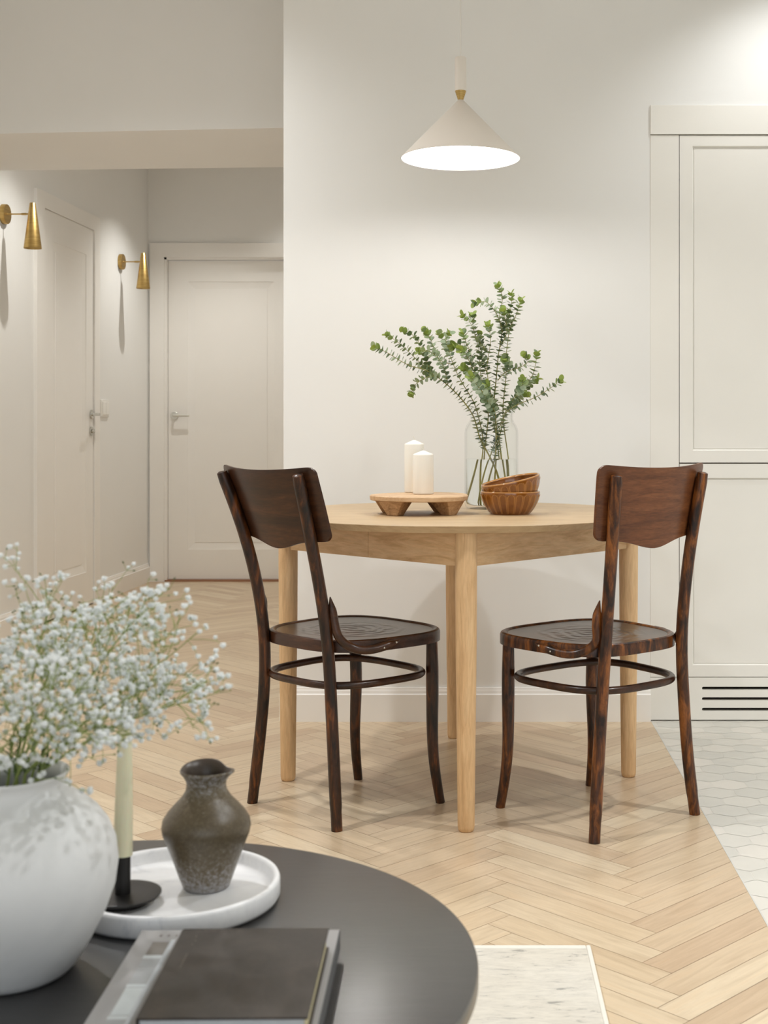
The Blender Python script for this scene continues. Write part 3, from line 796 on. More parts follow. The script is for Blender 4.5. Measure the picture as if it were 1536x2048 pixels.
def leafy(ms, ml, tin, pts, r0, r1, leaf0, s_start, size=.0135, space=.0105, tiprs=True, seed=0, taper=.75, pos_scale=1.0):
    rg = random.Random(seed)
    path = smooth_path([tuple(p) for p in pts], max(16, len(pts) * 8)); n_ = len(path)
    ms.tube(path, [r0 + (r1 - r0) * i / (n_ - 1) for i in range(n_)], 8)
    cum = [0]
    for i in range(1, n_): cum.append(cum[-1] + (path[i] - path[i - 1]).length)
    L_ = cum[-1]; s_ = s_start; rot = rg.random() * PI; k_ = 0
    while s_ < L_:
        i = 1
        while i < n_ - 1 and cum[i] < s_: i += 1
        q = (s_ - cum[i - 1]) / max(1e-6, cum[i] - cum[i - 1]); p = path[i - 1].lerp(path[i], q)
        ax = (path[i] - path[i - 1]).normalized()
        u = Vector((0, 0, 1)) if abs(ax.z) < .8 else Vector((0, 1, 0))
        e1 = (u - ax * ax.dot(u)).normalized(); e2 = ax.cross(e1)
        rem = (L_ - s_); fade = min(1, .35 + rem / .04)
        near_tip = max(0, 1 - rem / .035)
        sz = size * (.85 + .3 * rg.random()) * (1 + .12 * near_tip) * (.8 + .2 * min(1, s_ / .05))
        for sd in (0, PI):
            a_ = rot + sd + rg.uniform(-.25, .25); o_ = e1 * math.cos(a_) + e2 * math.sin(a_)
            tv = (.62 + .38 * near_tip) if near_tip > .25 and rg.random() < .85 else rg.choice([.08, .2, .35, .5, .6, .62])
            add_leaf(ml, tin, p, ax, o_, sz, min(1, tv), .12 + rg.uniform(-.1, .25) + .9 * near_tip)
        rot += PI / 2 + rg.uniform(-.2, .2)
        s_ += space * (1 - .55 * near_tip) * rg.uniform(.85, 1.15); k_ += 1
# each stem: foot in the water, path to the mouth, then the branches as pixel-plane waypoints (px, py, depth)
VC = at(983, 1000, VY)
def P3(px, py, dd=0): return at(px, py, VY + dd)
stems = [
 ('arching eucalyptus stem reaching furthest left out of the jar', [(1000, 985, -.02), (985, 925, -.02), (958, 870, -.02), (946, 838, -.02), (934, 812, -.02), (912, 786, -.02), (880, 758, -.03), (850, 740, -.04), (822, 732, -.05), (795, 718, -.06), (770, 703, -.07), (750, 694, -.08)], .0026, .15,
    [[(872, 752, -.03), (856, 742, 0), (846, 731, .02), (826, 712, .03), (800, 688, .04), (774, 669, .05)],
     [(862, 748, -.03), (851, 715, .0), (843, 695, .01), (830, 674, .02), (808, 661, .03)],
     [(884, 757, -.04), (866, 752, -.06), (848, 757, -.08), (832, 768, -.09), (822, 788, -.10)],
     [(896, 768, -.03), (890, 742, -.06), (878, 718, -.09), (858, 703, -.12), (836, 702, -.14)]]),
 ('eucalyptus stem leaning left with a cluster of round leaves at its tip', [(950, 1000, .03), (962, 930, .02), (966, 880, .01), (958, 838, 0), (948, 806, 0), (930, 775, 0), (912, 742, .01), (900, 712, .01), (889, 690, .02), (880, 668, .02)], .0022, .165,
    [[(906, 730, .01), (884, 722, .0), (868, 700, -.01), (862, 680, -.02), (851, 662, -.03)],
     [(900, 712, 0), (896, 694, -.03), (892, 680, -.05), (899, 666, -.06)]]),
 ('eucalyptus stem with bright green rosettes left of the middle', [(968, 1005, .02), (968, 920, .01), (974, 860, 0), (976, 820, -.01), (966, 786, -.02), (954, 756, -.03), (947, 730, -.04), (941, 706, -.05), (932, 684, -.06), (926, 664, -.07)], .0022, .16,
    [[(952, 748, -.03), (938, 722, -.07), (928, 704, -.09), (921, 700, -.11)],
     [(946, 722, -.04), (928, 696, -.04), (916, 688, -.05), (906, 692, -.06)],
     [(958, 765, -.03), (944, 752, -.07), (934, 742, -.09), (927, 736, -.10)]]),
 ('eucalyptus stem with dense overlapping dark leaves in front of the jar mouth', [(985, 1008, -.03), (990, 930, -.03), (992, 860, -.04), (990, 826, -.05), (978, 806, -.09), (966, 786, -.13), (952, 768, -.17), (940, 752, -.21)], .0024, .13,
    [[(985, 815, -.05), (980, 800, -.02), (968, 795, -.05), (975, 780, -.08), (972, 768, -.10)]]),
 ('eucalyptus stem with a wide rosette at its tip behind the middle', [(1010, 1005, .0), (1000, 930, .01), (992, 870, .02), (986, 830, .02), (984, 800, .02), (978, 768, .02), (974, 735, .02), (979, 700, .01), (981, 676, .0), (976, 650, -.02)], .0022, .16,
    [[(984, 800, .02), (966, 770, .03), (960, 735, .04), (958, 705, .05), (951, 672, .05), (946, 650, .05), (945, 630, .04)],
     [(976, 745, .02), (964, 712, .05), (962, 690, .06), (960, 668, .06)],
     [(956, 700, .05), (950, 668, .03), (940, 645, .02), (926, 632, .01)]]),
 ('tallest eucalyptus stem, rising straight up from the jar', [(1002, 1005, .03), (1004, 940, .03), (996, 870, .03), (988, 825, .04), (989, 790, .05), (992, 762, .05), (995, 728, .05), (1000, 690, .05), (1003, 662, .05), (999, 640, .05), (1003, 612, .05), (1004, 592, .04), (996, 571, .03)], .0028, .20,
    [[(1001, 672, .05), (1004, 658, .03), (996, 634, .02), (985, 616, .01), (972, 604, .0), (950, 606, -.01)],
     [(1001, 668, .05), (1012, 648, .07), (1019, 628, .08), (1023, 605, .08), (1022, 586, .08)],
     [(999, 694, .05), (1014, 655, .03), (1011, 640, .03), (1006, 622, .02)]]),
 ('eucalyptus stem right of the tallest one with pale grey tip leaves', [(1030, 1000, .04), (1020, 930, .04), (1010, 870, .05), (1006, 830, .06), (1008, 790, .07), (1012, 750, .07), (1012, 715, .08), (1016, 680, .08), (1020, 655, .08), (1030, 635, .08), (1036, 618, .08), (1041, 600, .07)], .0022, .21,
    [[(1014, 738, .07), (1017, 732, .05), (1014, 724, .03), (1010, 716, .0)],
     [(1018, 668, .08), (1022, 648, .1), (1020, 630, .1), (1017, 622, .1)]]),
 ('eucalyptus stem curving to the upper right of the jar', [(970, 1005, -.01), (985, 930, 0), (1002, 860, 0), (1012, 822, 0), (1024, 802, 0), (1040, 784, -.01), (1053, 768, -.01), (1066, 748, -.02), (1071, 728, -.02), (1074, 706, -.02)], .0022, .15,
    [[(995, 762, .04), (1012, 744, .03), (1030, 738, .02), (1044, 733, .01), (1056, 722, .0), (1050, 711, -.01)],
     [(1046, 778, -.01), (1058, 768, .02), (1068, 762, .03), (1075, 757, .03)],
     [(1036, 788, -.02), (1042, 774, -.06), (1046, 765, -.08), (1044, 758, -.09)]]),
 ('eucalyptus stem reaching furthest right out of the jar', [(960, 1003, -.03), (975, 930, -.02), (998, 860, -.02), (1012, 826, -.02), (1030, 812, -.03), (1050, 803, -.04), (1070, 795, -.04), (1092, 782, -.05), (1108, 771, -.05), (1120, 762, -.06)], .0022, .15,
    [[(1020, 820, -.02), (1032, 800, .02), (1042, 790, .04), (1052, 788, .05)]]),
]
si = 0
for label, main, r0, st, subs in stems:
    si += 1
    e = thing('eucalyptus_stem', label, 'plant stem', P3(*main[0]), 0, GRP)
    org = Vector(e.location)
    ms, ml, tin = MB(), MB(), []
    # keep the lower part inside the jar
    pts = []
    for (px, py, dd) in main:
        q = P3(px, py, dd)
        if q.z < TZ + .28:
            c = Vector((VX, VY)); d = Vector((q.x, q.y)) - c
            lim = .066 if q.z < TZ + .23 else .054
            if d.length > lim: d = d.normalized() * lim; q = Vector((c.x + d.x, c.y + d.y, q.z))
            q.z = max(q.z, TZ + .014)
        pts.append(q - org)
    leafy(ms, ml, tin, pts, r0, .0007, 0, st, size=.0172, space=.0112, seed=si)
    for bi, b_ in enumerate(subs):
        pb = [P3(*q) - org for q in b_]
        # start the branch on the nearest point of the main stem
        pp_ = smooth_path([tuple(p) for p in pts], 80); near = min(pp_[20:], key=lambda v_: (v_ - pb[0]).length); pb[0] = near if bi >= 0 and (near - pb[0]).length < .06 else pb[0]
        leafy(ms, ml, tin, pb, .0012, .0006, 0, .012, size=.0165, space=.0095, seed=si * 31 + bi)
    ms.build('stem', M['euc_stem'], e)
    ml.att['tint'] = tin; ml.build('leaves', M['leaf'], e, angle=80)

# ------------------------------------------------------------------ pendant lamp
px_, py_ = -.0215, 3.78
pn = thing('pendant_lamp', 'white cone pendant lamp with brass joint above the table', 'pendant lamp', (px_, py_, 1.784), 0)
R = .172; hc = .170
m = MB(); m.lathe([(R, 0), (R + .0008, .0008), (.0075, hc + .0012), (.0, hc + .0012)], 128, caps=False)
m.build('shade', M['pendant'], pn, angle=60)
m = MB(); m.lathe([(R - .0002, .0004), (.006, hc - .002), (0, hc - .002)], 128, caps=False); m.build('shade_lining', M['pendant_in'], pn, angle=60)
m = MB(); m.lathe([(0, hc), (.0075, hc), (.0165, hc + .027), (0, hc + .027)], 48); m.build('brass_joint', M['brass'], pn, angle=40)
m = MB(); m.lathe([(0, hc + .027), (.0165, hc + .027), (.0165, .293), (.0150, .295), (0, .295)], 48); m.build('stem_sleeve', M['pendant'], pn, angle=40)
m = MB(); m.tube([(0, 0, .29), (0, 0, CE - 1.784 - .02)], .0021, 10); m.build('cord', M['cord'], pn)
m = MB(); m.lathe([(0, CE - 1.784 - .03), (.04, CE - 1.784 - .028), (.045, CE - 1.784), (0, CE - 1.784)], 40); m.build('ceiling_rose', M['pendant'], pn)
m = MB(); m.lathe([(0, .006)] + [(.030 * math.sin(PI * i / 14), .036 - .030 * math.cos(PI * i / 14)) for i in range(1, 12)] + [(.015, .07), (.015, .085), (0, .085)], 32)
m.build('bulb', M['bulb'], pn)

# ------------------------------------------------------------------ brass wall lamps
def sconce(label, y):
    p = TL @ Vector((0, ly(y), 2.014))
    s = thing('wall_lamp', label, 'wall lamp', p, -math.atan(.047), 'brass wall lamps in the hallway')
    Tx = Matrix.Rotation(PI / 2, 4, 'Y')
    def lx(name, prof, mat, seg=40):
        mm_ = MB(); mm_.lathe(prof, seg); m = MB(); m.add([Tx @ Vector(q) for q in mm_.v], mm_.f); return m.build(name, mat, s, angle=40)
    lx('wall_plate', [(0, 0), (.047, 0), (.047, .020), (.0455, .0225), (0, .0225)], M['brass'])
    lx('arm', [(0, .02), (.006, .0225), (.0042, .026), (.0034, .030), (.0034, .088), (.0052, .090), (.0056, .11), (.0040, .116), (.0040, .122), (0, .122)], M['brass'], 20)
    m = MB(); x = .143; rt, rb_, z0, z1 = .0138, .0415, -.163, .052
    m.lathe([(rb_ - .0015, z0), (rb_, z0 + .0003), (rt, z1 - .001), (rt - .001, z1), (0, z1)], 64, c=(x, 0, 0), caps=False)
    m.lathe([(0, z1 - .02), (rt - .002, z1 - .02), (rb_ - .0016, z0 + .0002)], 64, c=(x, 0, 0), caps=False)
    m.build('cone_shade', M['brass'], s, angle=40)
sconce('brass cone wall lamp on the left edge, mounted before the near hallway door', 6.151)
sconce('brass cone wall lamp further down the hallway, between the two doors', 7.911)

# ------------------------------------------------------------------ rug and coffee table
m = MB(); m.box(-1.9, .226, .35, 2.486, .0002, .008)
rug = m.build('rug', [M['rug'], M['rug_edge']], None, smooth=False)
m2 = MB(); m2.box(-1.9, .2255, 2.478, 2.494, .0001, .0095); m2.box(.226, .235, .35, 2.494, .0001, .0095)
tag(rug, 'cream rug with faded grey pattern on the herringbone floor', 'rug')
rb2 = m2.build('rug_binding', M['rug_edge'], rug, bevel=.002); rb2.name = 'binding'
CZ_ = .42; CXc, CYc, CR = -.42, 1.405, .4315
ct = thing('coffee_table', 'round black stained oak coffee table in the foreground', 'table', (CXc, CYc, .008))
m = MB(); zt = CZ_ - .008
m.lathe([(0, zt - .022), (CR - .004, zt - .022), (CR - .001, zt - .020), (CR, zt - .018), (CR, zt - .004), (CR - .001, zt - .001), (CR - .004, zt), (0, zt)], 160)
m.build('tabletop', M['black_oak'], ct, angle=30)
for i in range(4):
    a = PI / 4 + PI / 2 * i; m = MB()
    m.tube([(.30 * math.cos(a), .30 * math.sin(a), 0), (.26 * math.cos(a), .26 * math.sin(a), zt - .0225)], [.013, .019], 20); m.build('leg', M['black_oak'], ct)
m = MB(); m.lathe([(.255, zt - .062), (.275, zt - .062), (.275, zt - .0225), (.255, zt - .0225)], 64, closed=True); m.build('apron', M['black_oak'], ct, angle=40)

# marble tray
ty = thing('tray', 'round white marble tray holding the brown vase and the candlestick', 'tray', (-.361, 1.597, CZ_))
m = MB(); m.lathe([(0, 0), (.122, 0), (.127, .002), (.129, .006), (.129, .023), (.1275, .0265), (.1245, .0275), (.1215, .0265), (.1195, .023), (.1180, .014), (.1150, .0118), (0, .0115)], 128)
m.build('tray_body', M['marble'], ty, angle=50)
TRZ = CZ_ + .0118
# brown stoneware vase with a pinched lip
bv = thing('brown_vase', 'small speckled brown stoneware vase with pinched rim on the tray', 'vase', (-.3245, 1.612, TRZ))
m = MB()
prof_o = [(0, 0), (.026, 0), (.0285, .002), (.0330, .014), (.0400, .034), (.0480, .055), (.0530, .067), (.0548, .0755), (.0535, .084), (.0475, .0935), (.0390, .103), (.0305, .112), (.0255, .120), (.0243, .127), (.0252, .133), (.0285, .139), (.0318, .1425), (.0322, .1445), (.0312, .146)]
prof_i = [(.0290, .1450), (.0255, .1400), (.0222, .133), (.0213, .127), (.0225, .119), (.036, .100), (.050, .078), (.045, .055), (.028, .010), (0, .008)]
zmx = .146
def lip(p, a, i, r, z):
    k_ = max(0, (z - .130) / .016)
    ad = lambda deg: ((a - math.radians(deg) + PI) % (2 * PI)) - PI
    back = max(0, math.cos(a - math.radians(105)))               # the back of the rim stands a little higher
    z2 = z + k_ * (.0055 * back ** 1.3 - .0035 * math.exp(-(ad(38) / .42) ** 2))
    q = 1 + k_ * (.12 * math.exp(-(ad(-8) / .5) ** 2) - .10 * math.exp(-(ad(48) / .42) ** 2))
    wob_ = 1 + .006 * math.sin(2 * a + z * 40)
    return (p[0] * q * wob_, p[1] * q * wob_, z2)
m.lathe(prof_o, 96, lip, caps=False); m.build('vase_body', M['stoneware'], bv, angle=70)
m = MB(); m.lathe([prof_o[-1]] + prof_i, 96, lip, caps=False); m.build('vase_interior', M['stoneware_in'], bv, angle=70)
# candlestick with a taper
cn = thing('candlestick', 'black metal candlestick with a round drip plate on the marble tray', 'candle holder', (-.4138, 1.558, TRZ))
m = MB(); m.lathe([(0, 0), (.030, 0), (.031, .004), (.029, .0075), (0, .0075)], 64); m.build('foot', M['black_metal'], cn, angle=40)
m = MB(); m.lathe([(0, .0075), (.036, .0075), (.044, .0085), (.0455, .0105), (.0455, .0118), (.043, .0122), (.03, .0118), (0, .0115)], 64); m.build('drip_plate', M['black_metal'], cn, angle=40)
m = MB(); m.lathe([(0, .0115), (.0093, .0115), (.0093, .0565), (.0085, .057), (.0080, .0565), (.0078, .042), (0, .042)], 40); m.build('candle_cup', M['black_metal'], cn, angle=40)
tp = thing('taper_candle', 'tall cream taper candle standing in the black candlestick', 'candle', (-.4138, 1.558, TRZ + .0422))
m = MB(); zc = [0, .0145, .0150, .06, .12, .185, .193, .1965]; rc = [.0074, .0076, .0113, .0108, .0094, .0074, .006, .0022]
m.tube([(.0035 * (z / .2), 0, z) for z in zc], rc, 28); m.build('wax', M['wax_cream'], tp, angle=60)
m = MB(); m.tube([(.0035, 0, .1955), (.0038, 0, .205)], .0009, 8); m.build('wick', M['wick'], tp)

# big white vase
wv_ = thing('white_vase', 'large rounded white textured ceramic vase holding tiny white flowers', 'vase', (-.4924, 1.39, CZ_))
m = MB()
po = [(0, 0), (.062, 0), (.067, .003), (.0735, .010), (.0895, .036), (.1030, .063), (.1118, .0885), (.1150, .112), (.1125, .134), (.1055, .152), (.0950, .1665), (.0830, .1775), (.0715, .1855), (.0630, .1925), (.0590, .1985), (.0585, .203), (.0605, .2075), (.0635, .2105), (.0636, .2125), (.0620, .2135)]
pi_ = [(.0595, .2125), (.0555, .206), (.0545, .200), (.057, .194), (.070, .18), (.098, .155), (.106, .112), (.085, .05), (.06, .012), (0, .010)]
m.lathe(po + pi_, 128); m.build('vase_body', M['plaster'], wv_, angle=70)

# ------------------------------------------------------------------ gypsophila
GX, GY, GZ = -.4924, 1.39, CZ_ + .205
gr_ = random.Random(11)
def puff(m, c, r, q):
    """crumpled double blossom: shells of small petals"""
    ph = q.random() * 6.28
    for lay, (el, sz) in enumerate(((-.25, 1.0), (.5, .95))):
        for i in range(5):
            a = ph + i * 2 * PI / 5 + lay * .6 + q.uniform(-.2, .2); e_ = el + q.uniform(-.2, .2)
            d = Vector((math.cos(a) * math.cos(e_), math.sin(a) * math.cos(e_), math.sin(e_)))
            sd = d.cross(Vector((0, 0, 1))).normalized(); up_ = sd.cross(d).normalized()
            L_ = r * sz * 1.12; wd = r * .5; o_ = len(m.v)
            m.v += [tuple(c), tuple(c + d * L_ * .6 + sd * wd), tuple(c + d * L_ + up_ * L_ * .2 + sd * wd * .5), tuple(c + d * L_ + up_ * L_ * .2 - sd * wd * .5), tuple(c + d * L_ * .6 - sd * wd)]
            m.face([o_, o_ + 1, o_ + 2, o_ + 3, o_ + 4])
    o_ = len(m.v); NA = 7; zz_ = (-.75, -.25, .35, .8)
    for z_ in zz_:
        rr_ = math.sqrt(1 - z_ * z_)
        for i in range(NA):
            a = ph + i * 2 * PI / NA + z_; k_ = r * .82 * q.uniform(.82, 1.1)
            m.v.append((c[0] + math.cos(a) * rr_ * k_, c[1] + math.sin(a) * rr_ * k_, c[2] + z_ * k_))
    m.v += [(c[0], c[1], c[2] + r * .75), (c[0], c[1], c[2] - r * .8)]
    for t__ in range(3):
        for i in range(NA): m.face([o_ + t__ * NA + i, o_ + t__ * NA + (i + 1) % NA, o_ + (t__ + 1) * NA + (i + 1) % NA, o_ + (t__ + 1) * NA + i])
    for i in range(NA):
        m.face([o_ + 3 * NA + i, o_ + 3 * NA + (i + 1) % NA, o_ + 4 * NA]); m.face([o_ + (i + 1) % NA, o_ + i, o_ + 4 * NA + 1])
    return
    # small solid heart
    o_ = len(m.v); k_ = r * .55
    for v_ in ((1, 0, 0), (-1, 0, 0), (0, 1, 0), (0, -1, 0), (0, 0, 1), (0, 0, -1)): m.v.append(tuple(c + Vector(v_) * k_))
    for f_ in ((0, 2, 4), (2, 1, 4), (1, 3, 4), (3, 0, 4), (2, 0, 5), (1, 2, 5), (3, 1, 5), (0, 3, 5)): m.face([o_ + i for i in f_])
def bez(a, b_, c, k_):
    return [a * (1 - t_) ** 2 + b_ * (2 * t_ * (1 - t_)) + c * t_ ** 2 for t_ in [i / k_ for i in range(k_ + 1)]]
# (label, end point offset from the vase mouth, spread radius)
sprays = [
 ('baby\'s breath spray reaching furthest right, low over the brown vase', (.195, -.01, .085), .058),
 ('baby\'s breath spray arching right above the taper candle', (.165, .02, .125), .06),
 ('baby\'s breath spray rising to the upper right of the bouquet', (.125, .05, .165), .062),
 ('highest baby\'s breath spray, standing upright over the vase', (.02, .07, .165), .058),
 ('baby\'s breath spray leaning towards the camera in the middle of the bouquet', (.09, -.12, .105), .06),
 ('low baby\'s breath spray drooping over the right rim of the vase', (.115, -.06, .07), .048),
 ('baby\'s breath spray at the back of the bouquet, towards the dining table', (.05, .16, .12), .06),
 ('baby\'s breath spray at the left edge, high in the bouquet', (-.055, .02, .115), .055),
 ('baby\'s breath spray at the left edge, near the camera', (-.04, -.13, .095), .06),
 ('low baby\'s breath spray in front of the vase mouth', (.03, -.06, .07), .055),
 ('baby\'s breath spray behind the taper candle', (.14, .11, .07), .05),
 ('baby\'s breath spray in the centre of the bouquet', (.05, .0, .125), .06),
]
for gi, (label, off, spread) in enumerate(sprays):
    q = random.Random(100 + gi)
    a0 = gi * 2.4
    base = Vector((GX + .02 * math.cos(a0), GY + .02 * math.sin(a0), GZ - .10))
    e = thing('gypsophila_spray', label, 'flower spray', base, 0, 'baby\'s breath sprays in the white vase')
    mouth = Vector((.03 * off[0] / .15, .03 * off[1] / .15, .108)); mouth.x = max(-.035, min(.035, mouth.x)); mouth.y = max(-.035, min(.035, mouth.y))
    mouth = mouth + Vector((GX, GY, 0)) - Vector((base.x, base.y, 0))
    tip = Vector((GX + off[0], GY + off[1], GZ + off[2])) - base
    ms, mf, ml = MB(), MB(), MB()
    mid = mouth.lerp(tip, .5) + Vector((0, 0, .02))
    trunk = bez(mouth, mid, tip, 14)
    ms.tube([Vector((0, 0, 0))] + trunk, [.0016] * 4 + [.0014 - .0009 * i / 12 for i in range(12)], 6)
    for ti in (4, 5, 6, 7, 8, 8, 9, 9, 10, 10, 11, 11, 12, 12, 13, 13, 14, 14):
        p = trunk[ti]; ta = (trunk[min(14, ti + 1)] - trunk[ti - 1]).normalized()
        d = Vector((q.gauss(0, 1), q.gauss(0, 1), q.gauss(0, .8) + .25)).normalized(); d = (d + ta * .9).normalized()
        L1 = spread * q.uniform(.55, 1.15); e1 = p + d * L1
        ms.tube(bez(p, p.lerp(e1, .5) + ta * .006, e1, 4), [.00055, .0005, .0005, .0004, .0004], 5)
        for _ in range(q.randint(3, 4)):
            d2 = (Vector((q.gauss(0, 1), q.gauss(0, 1), q.gauss(0, .8) + .2)).normalized() + d * .7).normalized()
            L2 = spread * q.uniform(.25, .55); st = p.lerp(e1, q.uniform(.55, 1)); e2 = st + d2 * L2
            ms.tube([st, st.lerp(e2, .5) + ta * .002, e2], [.0004, .00032, .0003], 4, caps=False)
            for _ in range(q.randint(2, 4)):
                d3 = (Vector((q.gauss(0, 1), q.gauss(0, 1), q.gauss(0, .7) + .3)).normalized() + d2 * .5).normalized()
                e3 = e2 + d3 * q.uniform(.004, .013)
                ms.tube([e2, e3], [.0003, .00024], 4, caps=False)
                if q.random() < .84: puff(mf, e3, q.uniform(.0027, .0040), q)
                else: ml.tube([e3, e3 + d3 * .0012, e3 + d3 * .003], [.0006, .0011, .0004], 6)
    # narrow leaves low on the stem, near the mouth of the vase
    for _ in range(10):
        p = mouth.lerp(trunk[4], q.uniform(-.1, 1)); d = Vector((q.gauss(0, 1), q.gauss(0, 1), q.uniform(.4, 1.6))).normalized(); L_ = q.uniform(.015, .032)
        sd = d.cross(Vector((0, 0, 1))).normalized() * .0016
        ml.add([p - sd * .5, p + d * L_ * .5 - sd, p + d * L_ + Vector((0, 0, -.003)), p + d * L_ * .5 + sd, p + sd * .5], [(0, 1, 2, 3, 4)])
    ms.build('stem', M['gyp_stem'], e)
    o = mf.build('blossoms', M['blossom'], e, smooth=False); o['kind'] = 'stuff'
    ml.build('leaves', M['gyp_leaf'], e)

# ------------------------------------------------------------------ books
# bottom: thin black book
bb = thing('book', 'thin black book at the bottom of the stack on the coffee table', 'book', (-.245, 1.245, CZ_), math.radians(1), 'stacked books on the coffee table')
boxobj('cover', M['book_black'], -.108, .114, -.15, .145, 0, .008, bb, bevel=.0008)
# middle: large grey book
gb = thing('book', 'large grey book with a column of photographs, under the brown book', 'book', (-.2475, 1.28, CZ_ + .008), math.radians(.6), 'stacked books on the coffee table')
hx, hy, hz = .108, .145, .0225
boxobj('front_cover', M['book_grey'], -hx, hx, -hy, hy, hz - .0026, hz, gb, bevel=.0006)
boxobj('back_cover', M['book_grey'], -hx, hx, -hy, hy, 0, .0026, gb, bevel=.0006)
boxobj('spine', M['book_grey_spine'], hx - .003, hx + .001, -hy, hy, .0005, hz - .0004, gb, bevel=.0008)
boxobj('pages', M['pages_grey'], -hx + .003, hx - .004, -hy + .003, hy - .003, .0026, hz - .0026, gb)
for (ya_, yb_, mk) in ((.112, .078, 'photo_dark'), (.067, .049, 'photo_mid'), (.046, .008, 'photo_mid'), (-.002, -.062, 'photo_light'), (-.072, -.12, 'photo_mid')):
    boxobj('cover_photograph', M[mk], -.0885, -.0705, yb_, ya_, hz, hz + .0002, gb)
for (ya_, yb_) in ((.0765, .0685), (.0065, -.0005), (-.0635, -.0705)):
    boxobj('cover_stripe', M['photo_light'], -.0895, -.0705, yb_, ya_, hz, hz + .0002, gb)
boxobj('cover_border', M['pages_grey'], -.0700, -.0655, -.14, .118, hz, hz + .0003, gb)
for i in range(3): boxobj('cover_lettering', M['photo_dark'], -.085 + i * .0085, -.0825 + i * .0085, .127, .132, hz, hz + .0002, gb)
# top: brown book
bk = thing('book', 'dark brown leatherette book on top of the stack', 'book', (-.2215, 1.267, CZ_ + .0305), math.radians(.9), 'stacked books on the coffee table')
hx, hy, hz = .0765, .1045, .0225
boxobj('front_cover', M['book_brown'], -hx, hx, -hy, hy, hz - .0024, hz, bk, bevel=.0008)
boxobj('back_cover', M['book_brown'], -hx, hx, -hy, hy, 0, .0024, bk, bevel=.0008)
boxobj('spine', M['book_brown'], -hx - .001, -hx + .002, -hy, hy, .0004, hz - .0004, bk, bevel=.0008)
m = MB(); m.box(-hx + .002, hx - .0035, -hy + .003, hy - .003, .0024, hz - .0024)
m.build('pages', M['pages_grey'], bk, smooth=False)
boxobj('fore_edge', M['pages_cream'], hx - .0036, hx - .0028, -hy + .003, hy - .003, .0026, hz - .0026, bk)
for i in range(6): boxobj('embossed_mark', M['emboss'], -.062 + i * .0085, -.058 + i * .0085, .097, .0985, hz, hz + .00015, bk)
for (x, y0_, y1_) in ((-.060, .086, .080), (-.0585, .074, .069), (-.060, .064, .060), (-.0605, .040, .004)):
    boxobj('embossed_mark', M['emboss'], x, x + .0012, y1_, y0_, hz, hz + .00015, bk)

# ------------------------------------------------------------------ light
K0, K1, K2, K3, K4, K5, K6, K7 = .385, .375, .53, 1.9, .28, 1.42, 3.0, 2.2
def spot(name, loc, target, power, col, size, blend, rad=.03):
    l = bpy.data.lights.new(name, 'SPOT'); l.energy = power; l.color = col; l.spot_size = math.radians(size); l.spot_blend = blend; l.shadow_soft_size = rad
    o = bpy.data.objects.new(name, l); COL.objects.link(o); o.location = loc
    o.rotation_euler = (Vector(target) - Vector(loc)).to_track_quat('-Z', 'Y').to_euler(); return o
WK = (.97, .99, 1); WH = (1, .985, .94); WL = (.98, .99, 1)
spot('kitchen_downlight', (1.12, 4.05, CE - .02), (1.12, 4.12, 0), 60 * K2, WK, 115, .9, .03)
spot('kitchen_downlight', (1.5, 2.6, CE - .02), (1.5, 2.6, 0), 75 * K3, WK, 130, 1, .04)
spot('kitchen_downlight', (1.5, 1.2, CE - .02), (1.5, 1.2, 0), 60 * K3, WK, 130, 1, .04)
spot('hall_downlight', (-1.05, 8.15, CE - .1), (-1.05, 8.2, 0), 30 * K4, WH, 100, .8, .03)
spot('hall_downlight', (-1.60, 7.80, CE - .2), (-1.62, 7.8, 0), 30 * K5, WH, 120, .9, .02)
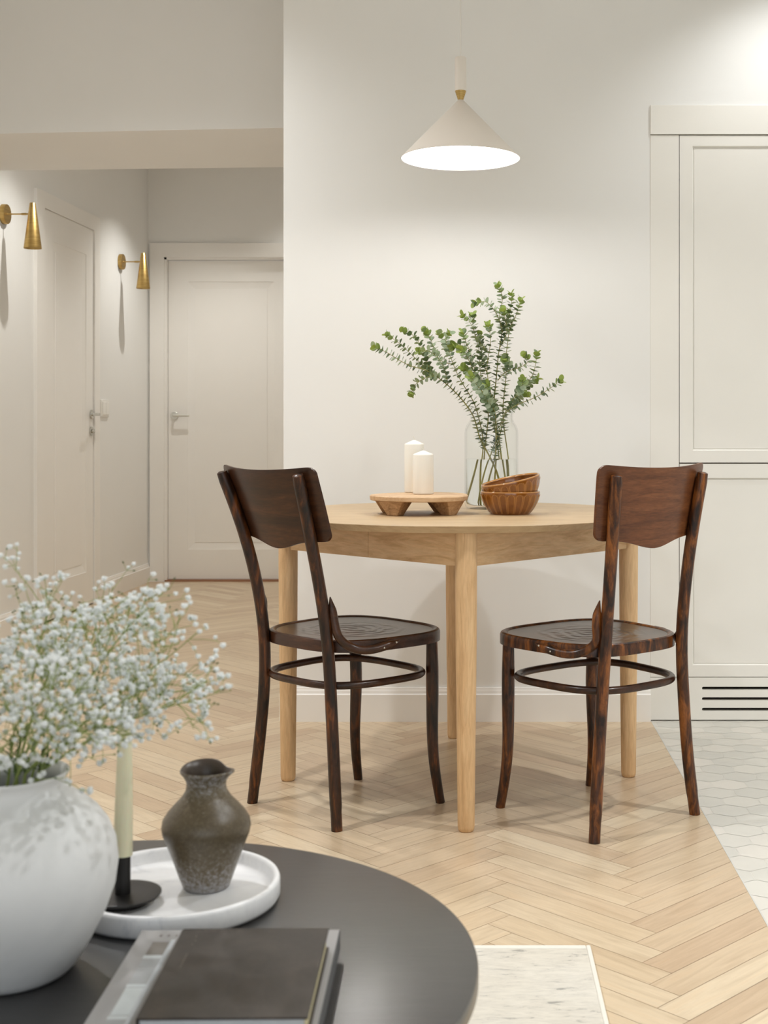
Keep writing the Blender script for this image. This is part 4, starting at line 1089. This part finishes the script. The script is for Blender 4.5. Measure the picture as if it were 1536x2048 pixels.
spot('hall_downlight', (-1.66, 6.10, CE - .2), (-1.68, 6.1, 0), 32 * K5, WH, 120, .9, .02)
spot('living_fill', (-1.2, 2.6, CE - .02), (-1.2, 2.6, 0), 40 * K6, WL, 140, 1, .05)  # added fill, not a known fixture: raises the ambient level on the lower wall
spot('living_fill', (-1.3, 4.0, CE - .02), (-1.3, 4.0, 0), 40 * K7, WL, 140, 1, .05)  # second added fill near the bulkhead, put in to brighten its face
M['bulb'].node_tree.nodes['Principled BSDF'].inputs['Emission Strength'].default_value = 520 * K1
# daylight through the window behind the camera
wd = bpy.data.worlds.new('World'); C.world = wd; wd.use_nodes = True
bg = wd.node_tree.nodes['Background']; bg.inputs[0].default_value = (.88, .95, 1.0, 1); bg.inputs[1].default_value = 5.0 * K0
pl = bpy.data.lights.new('window_portal', 'AREA'); pl.shape = 'RECTANGLE'; pl.size = WX1 - WX0; pl.size_y = WZ1 - WZ0
pl.cycles.is_portal = True
po_ = bpy.data.objects.new('window_portal', pl); COL.objects.link(po_); po_.location = ((WX0 + WX1) / 2, -2.12, (WZ0 + WZ1) / 2); po_.rotation_euler = (PI / 2, 0, 0)

# ------------------------------------------------------------------ camera
cam = bpy.data.cameras.new('Camera'); co = bpy.data.objects.new('Camera', cam); COL.objects.link(co); C.camera = co
co.location = (0, 0, 1.0); co.rotation_euler = (PI / 2, 0, 0)
cam.sensor_width = 36; cam.lens = 2600 / 2048 * 36; cam.shift_x = (768 - 936) / 2048; cam.shift_y = -(1024 - 857) / 2048
cam.dof.use_dof = True; cam.dof.focus_distance = 3.6; cam.dof.aperture_fstop = 9.0; cam.clip_start = .05

C.view_settings.view_transform = 'Standard'; C.view_settings.look = 'None'; C.view_settings.gamma = 1
C.view_settings.exposure = 0.0
try: C.view_settings.use_curve_mapping = False
except Exception: pass
cy = C.cycles
cy.use_denoising = True; cy.max_bounces = 12; cy.diffuse_bounces = 6; cy.glossy_bounces = 5; cy.transmission_bounces = 10; cy.transparent_max_bounces = 12
cy.sample_clamp_indirect = 6; cy.caustics_reflective = False; cy.caustics_refractive = True
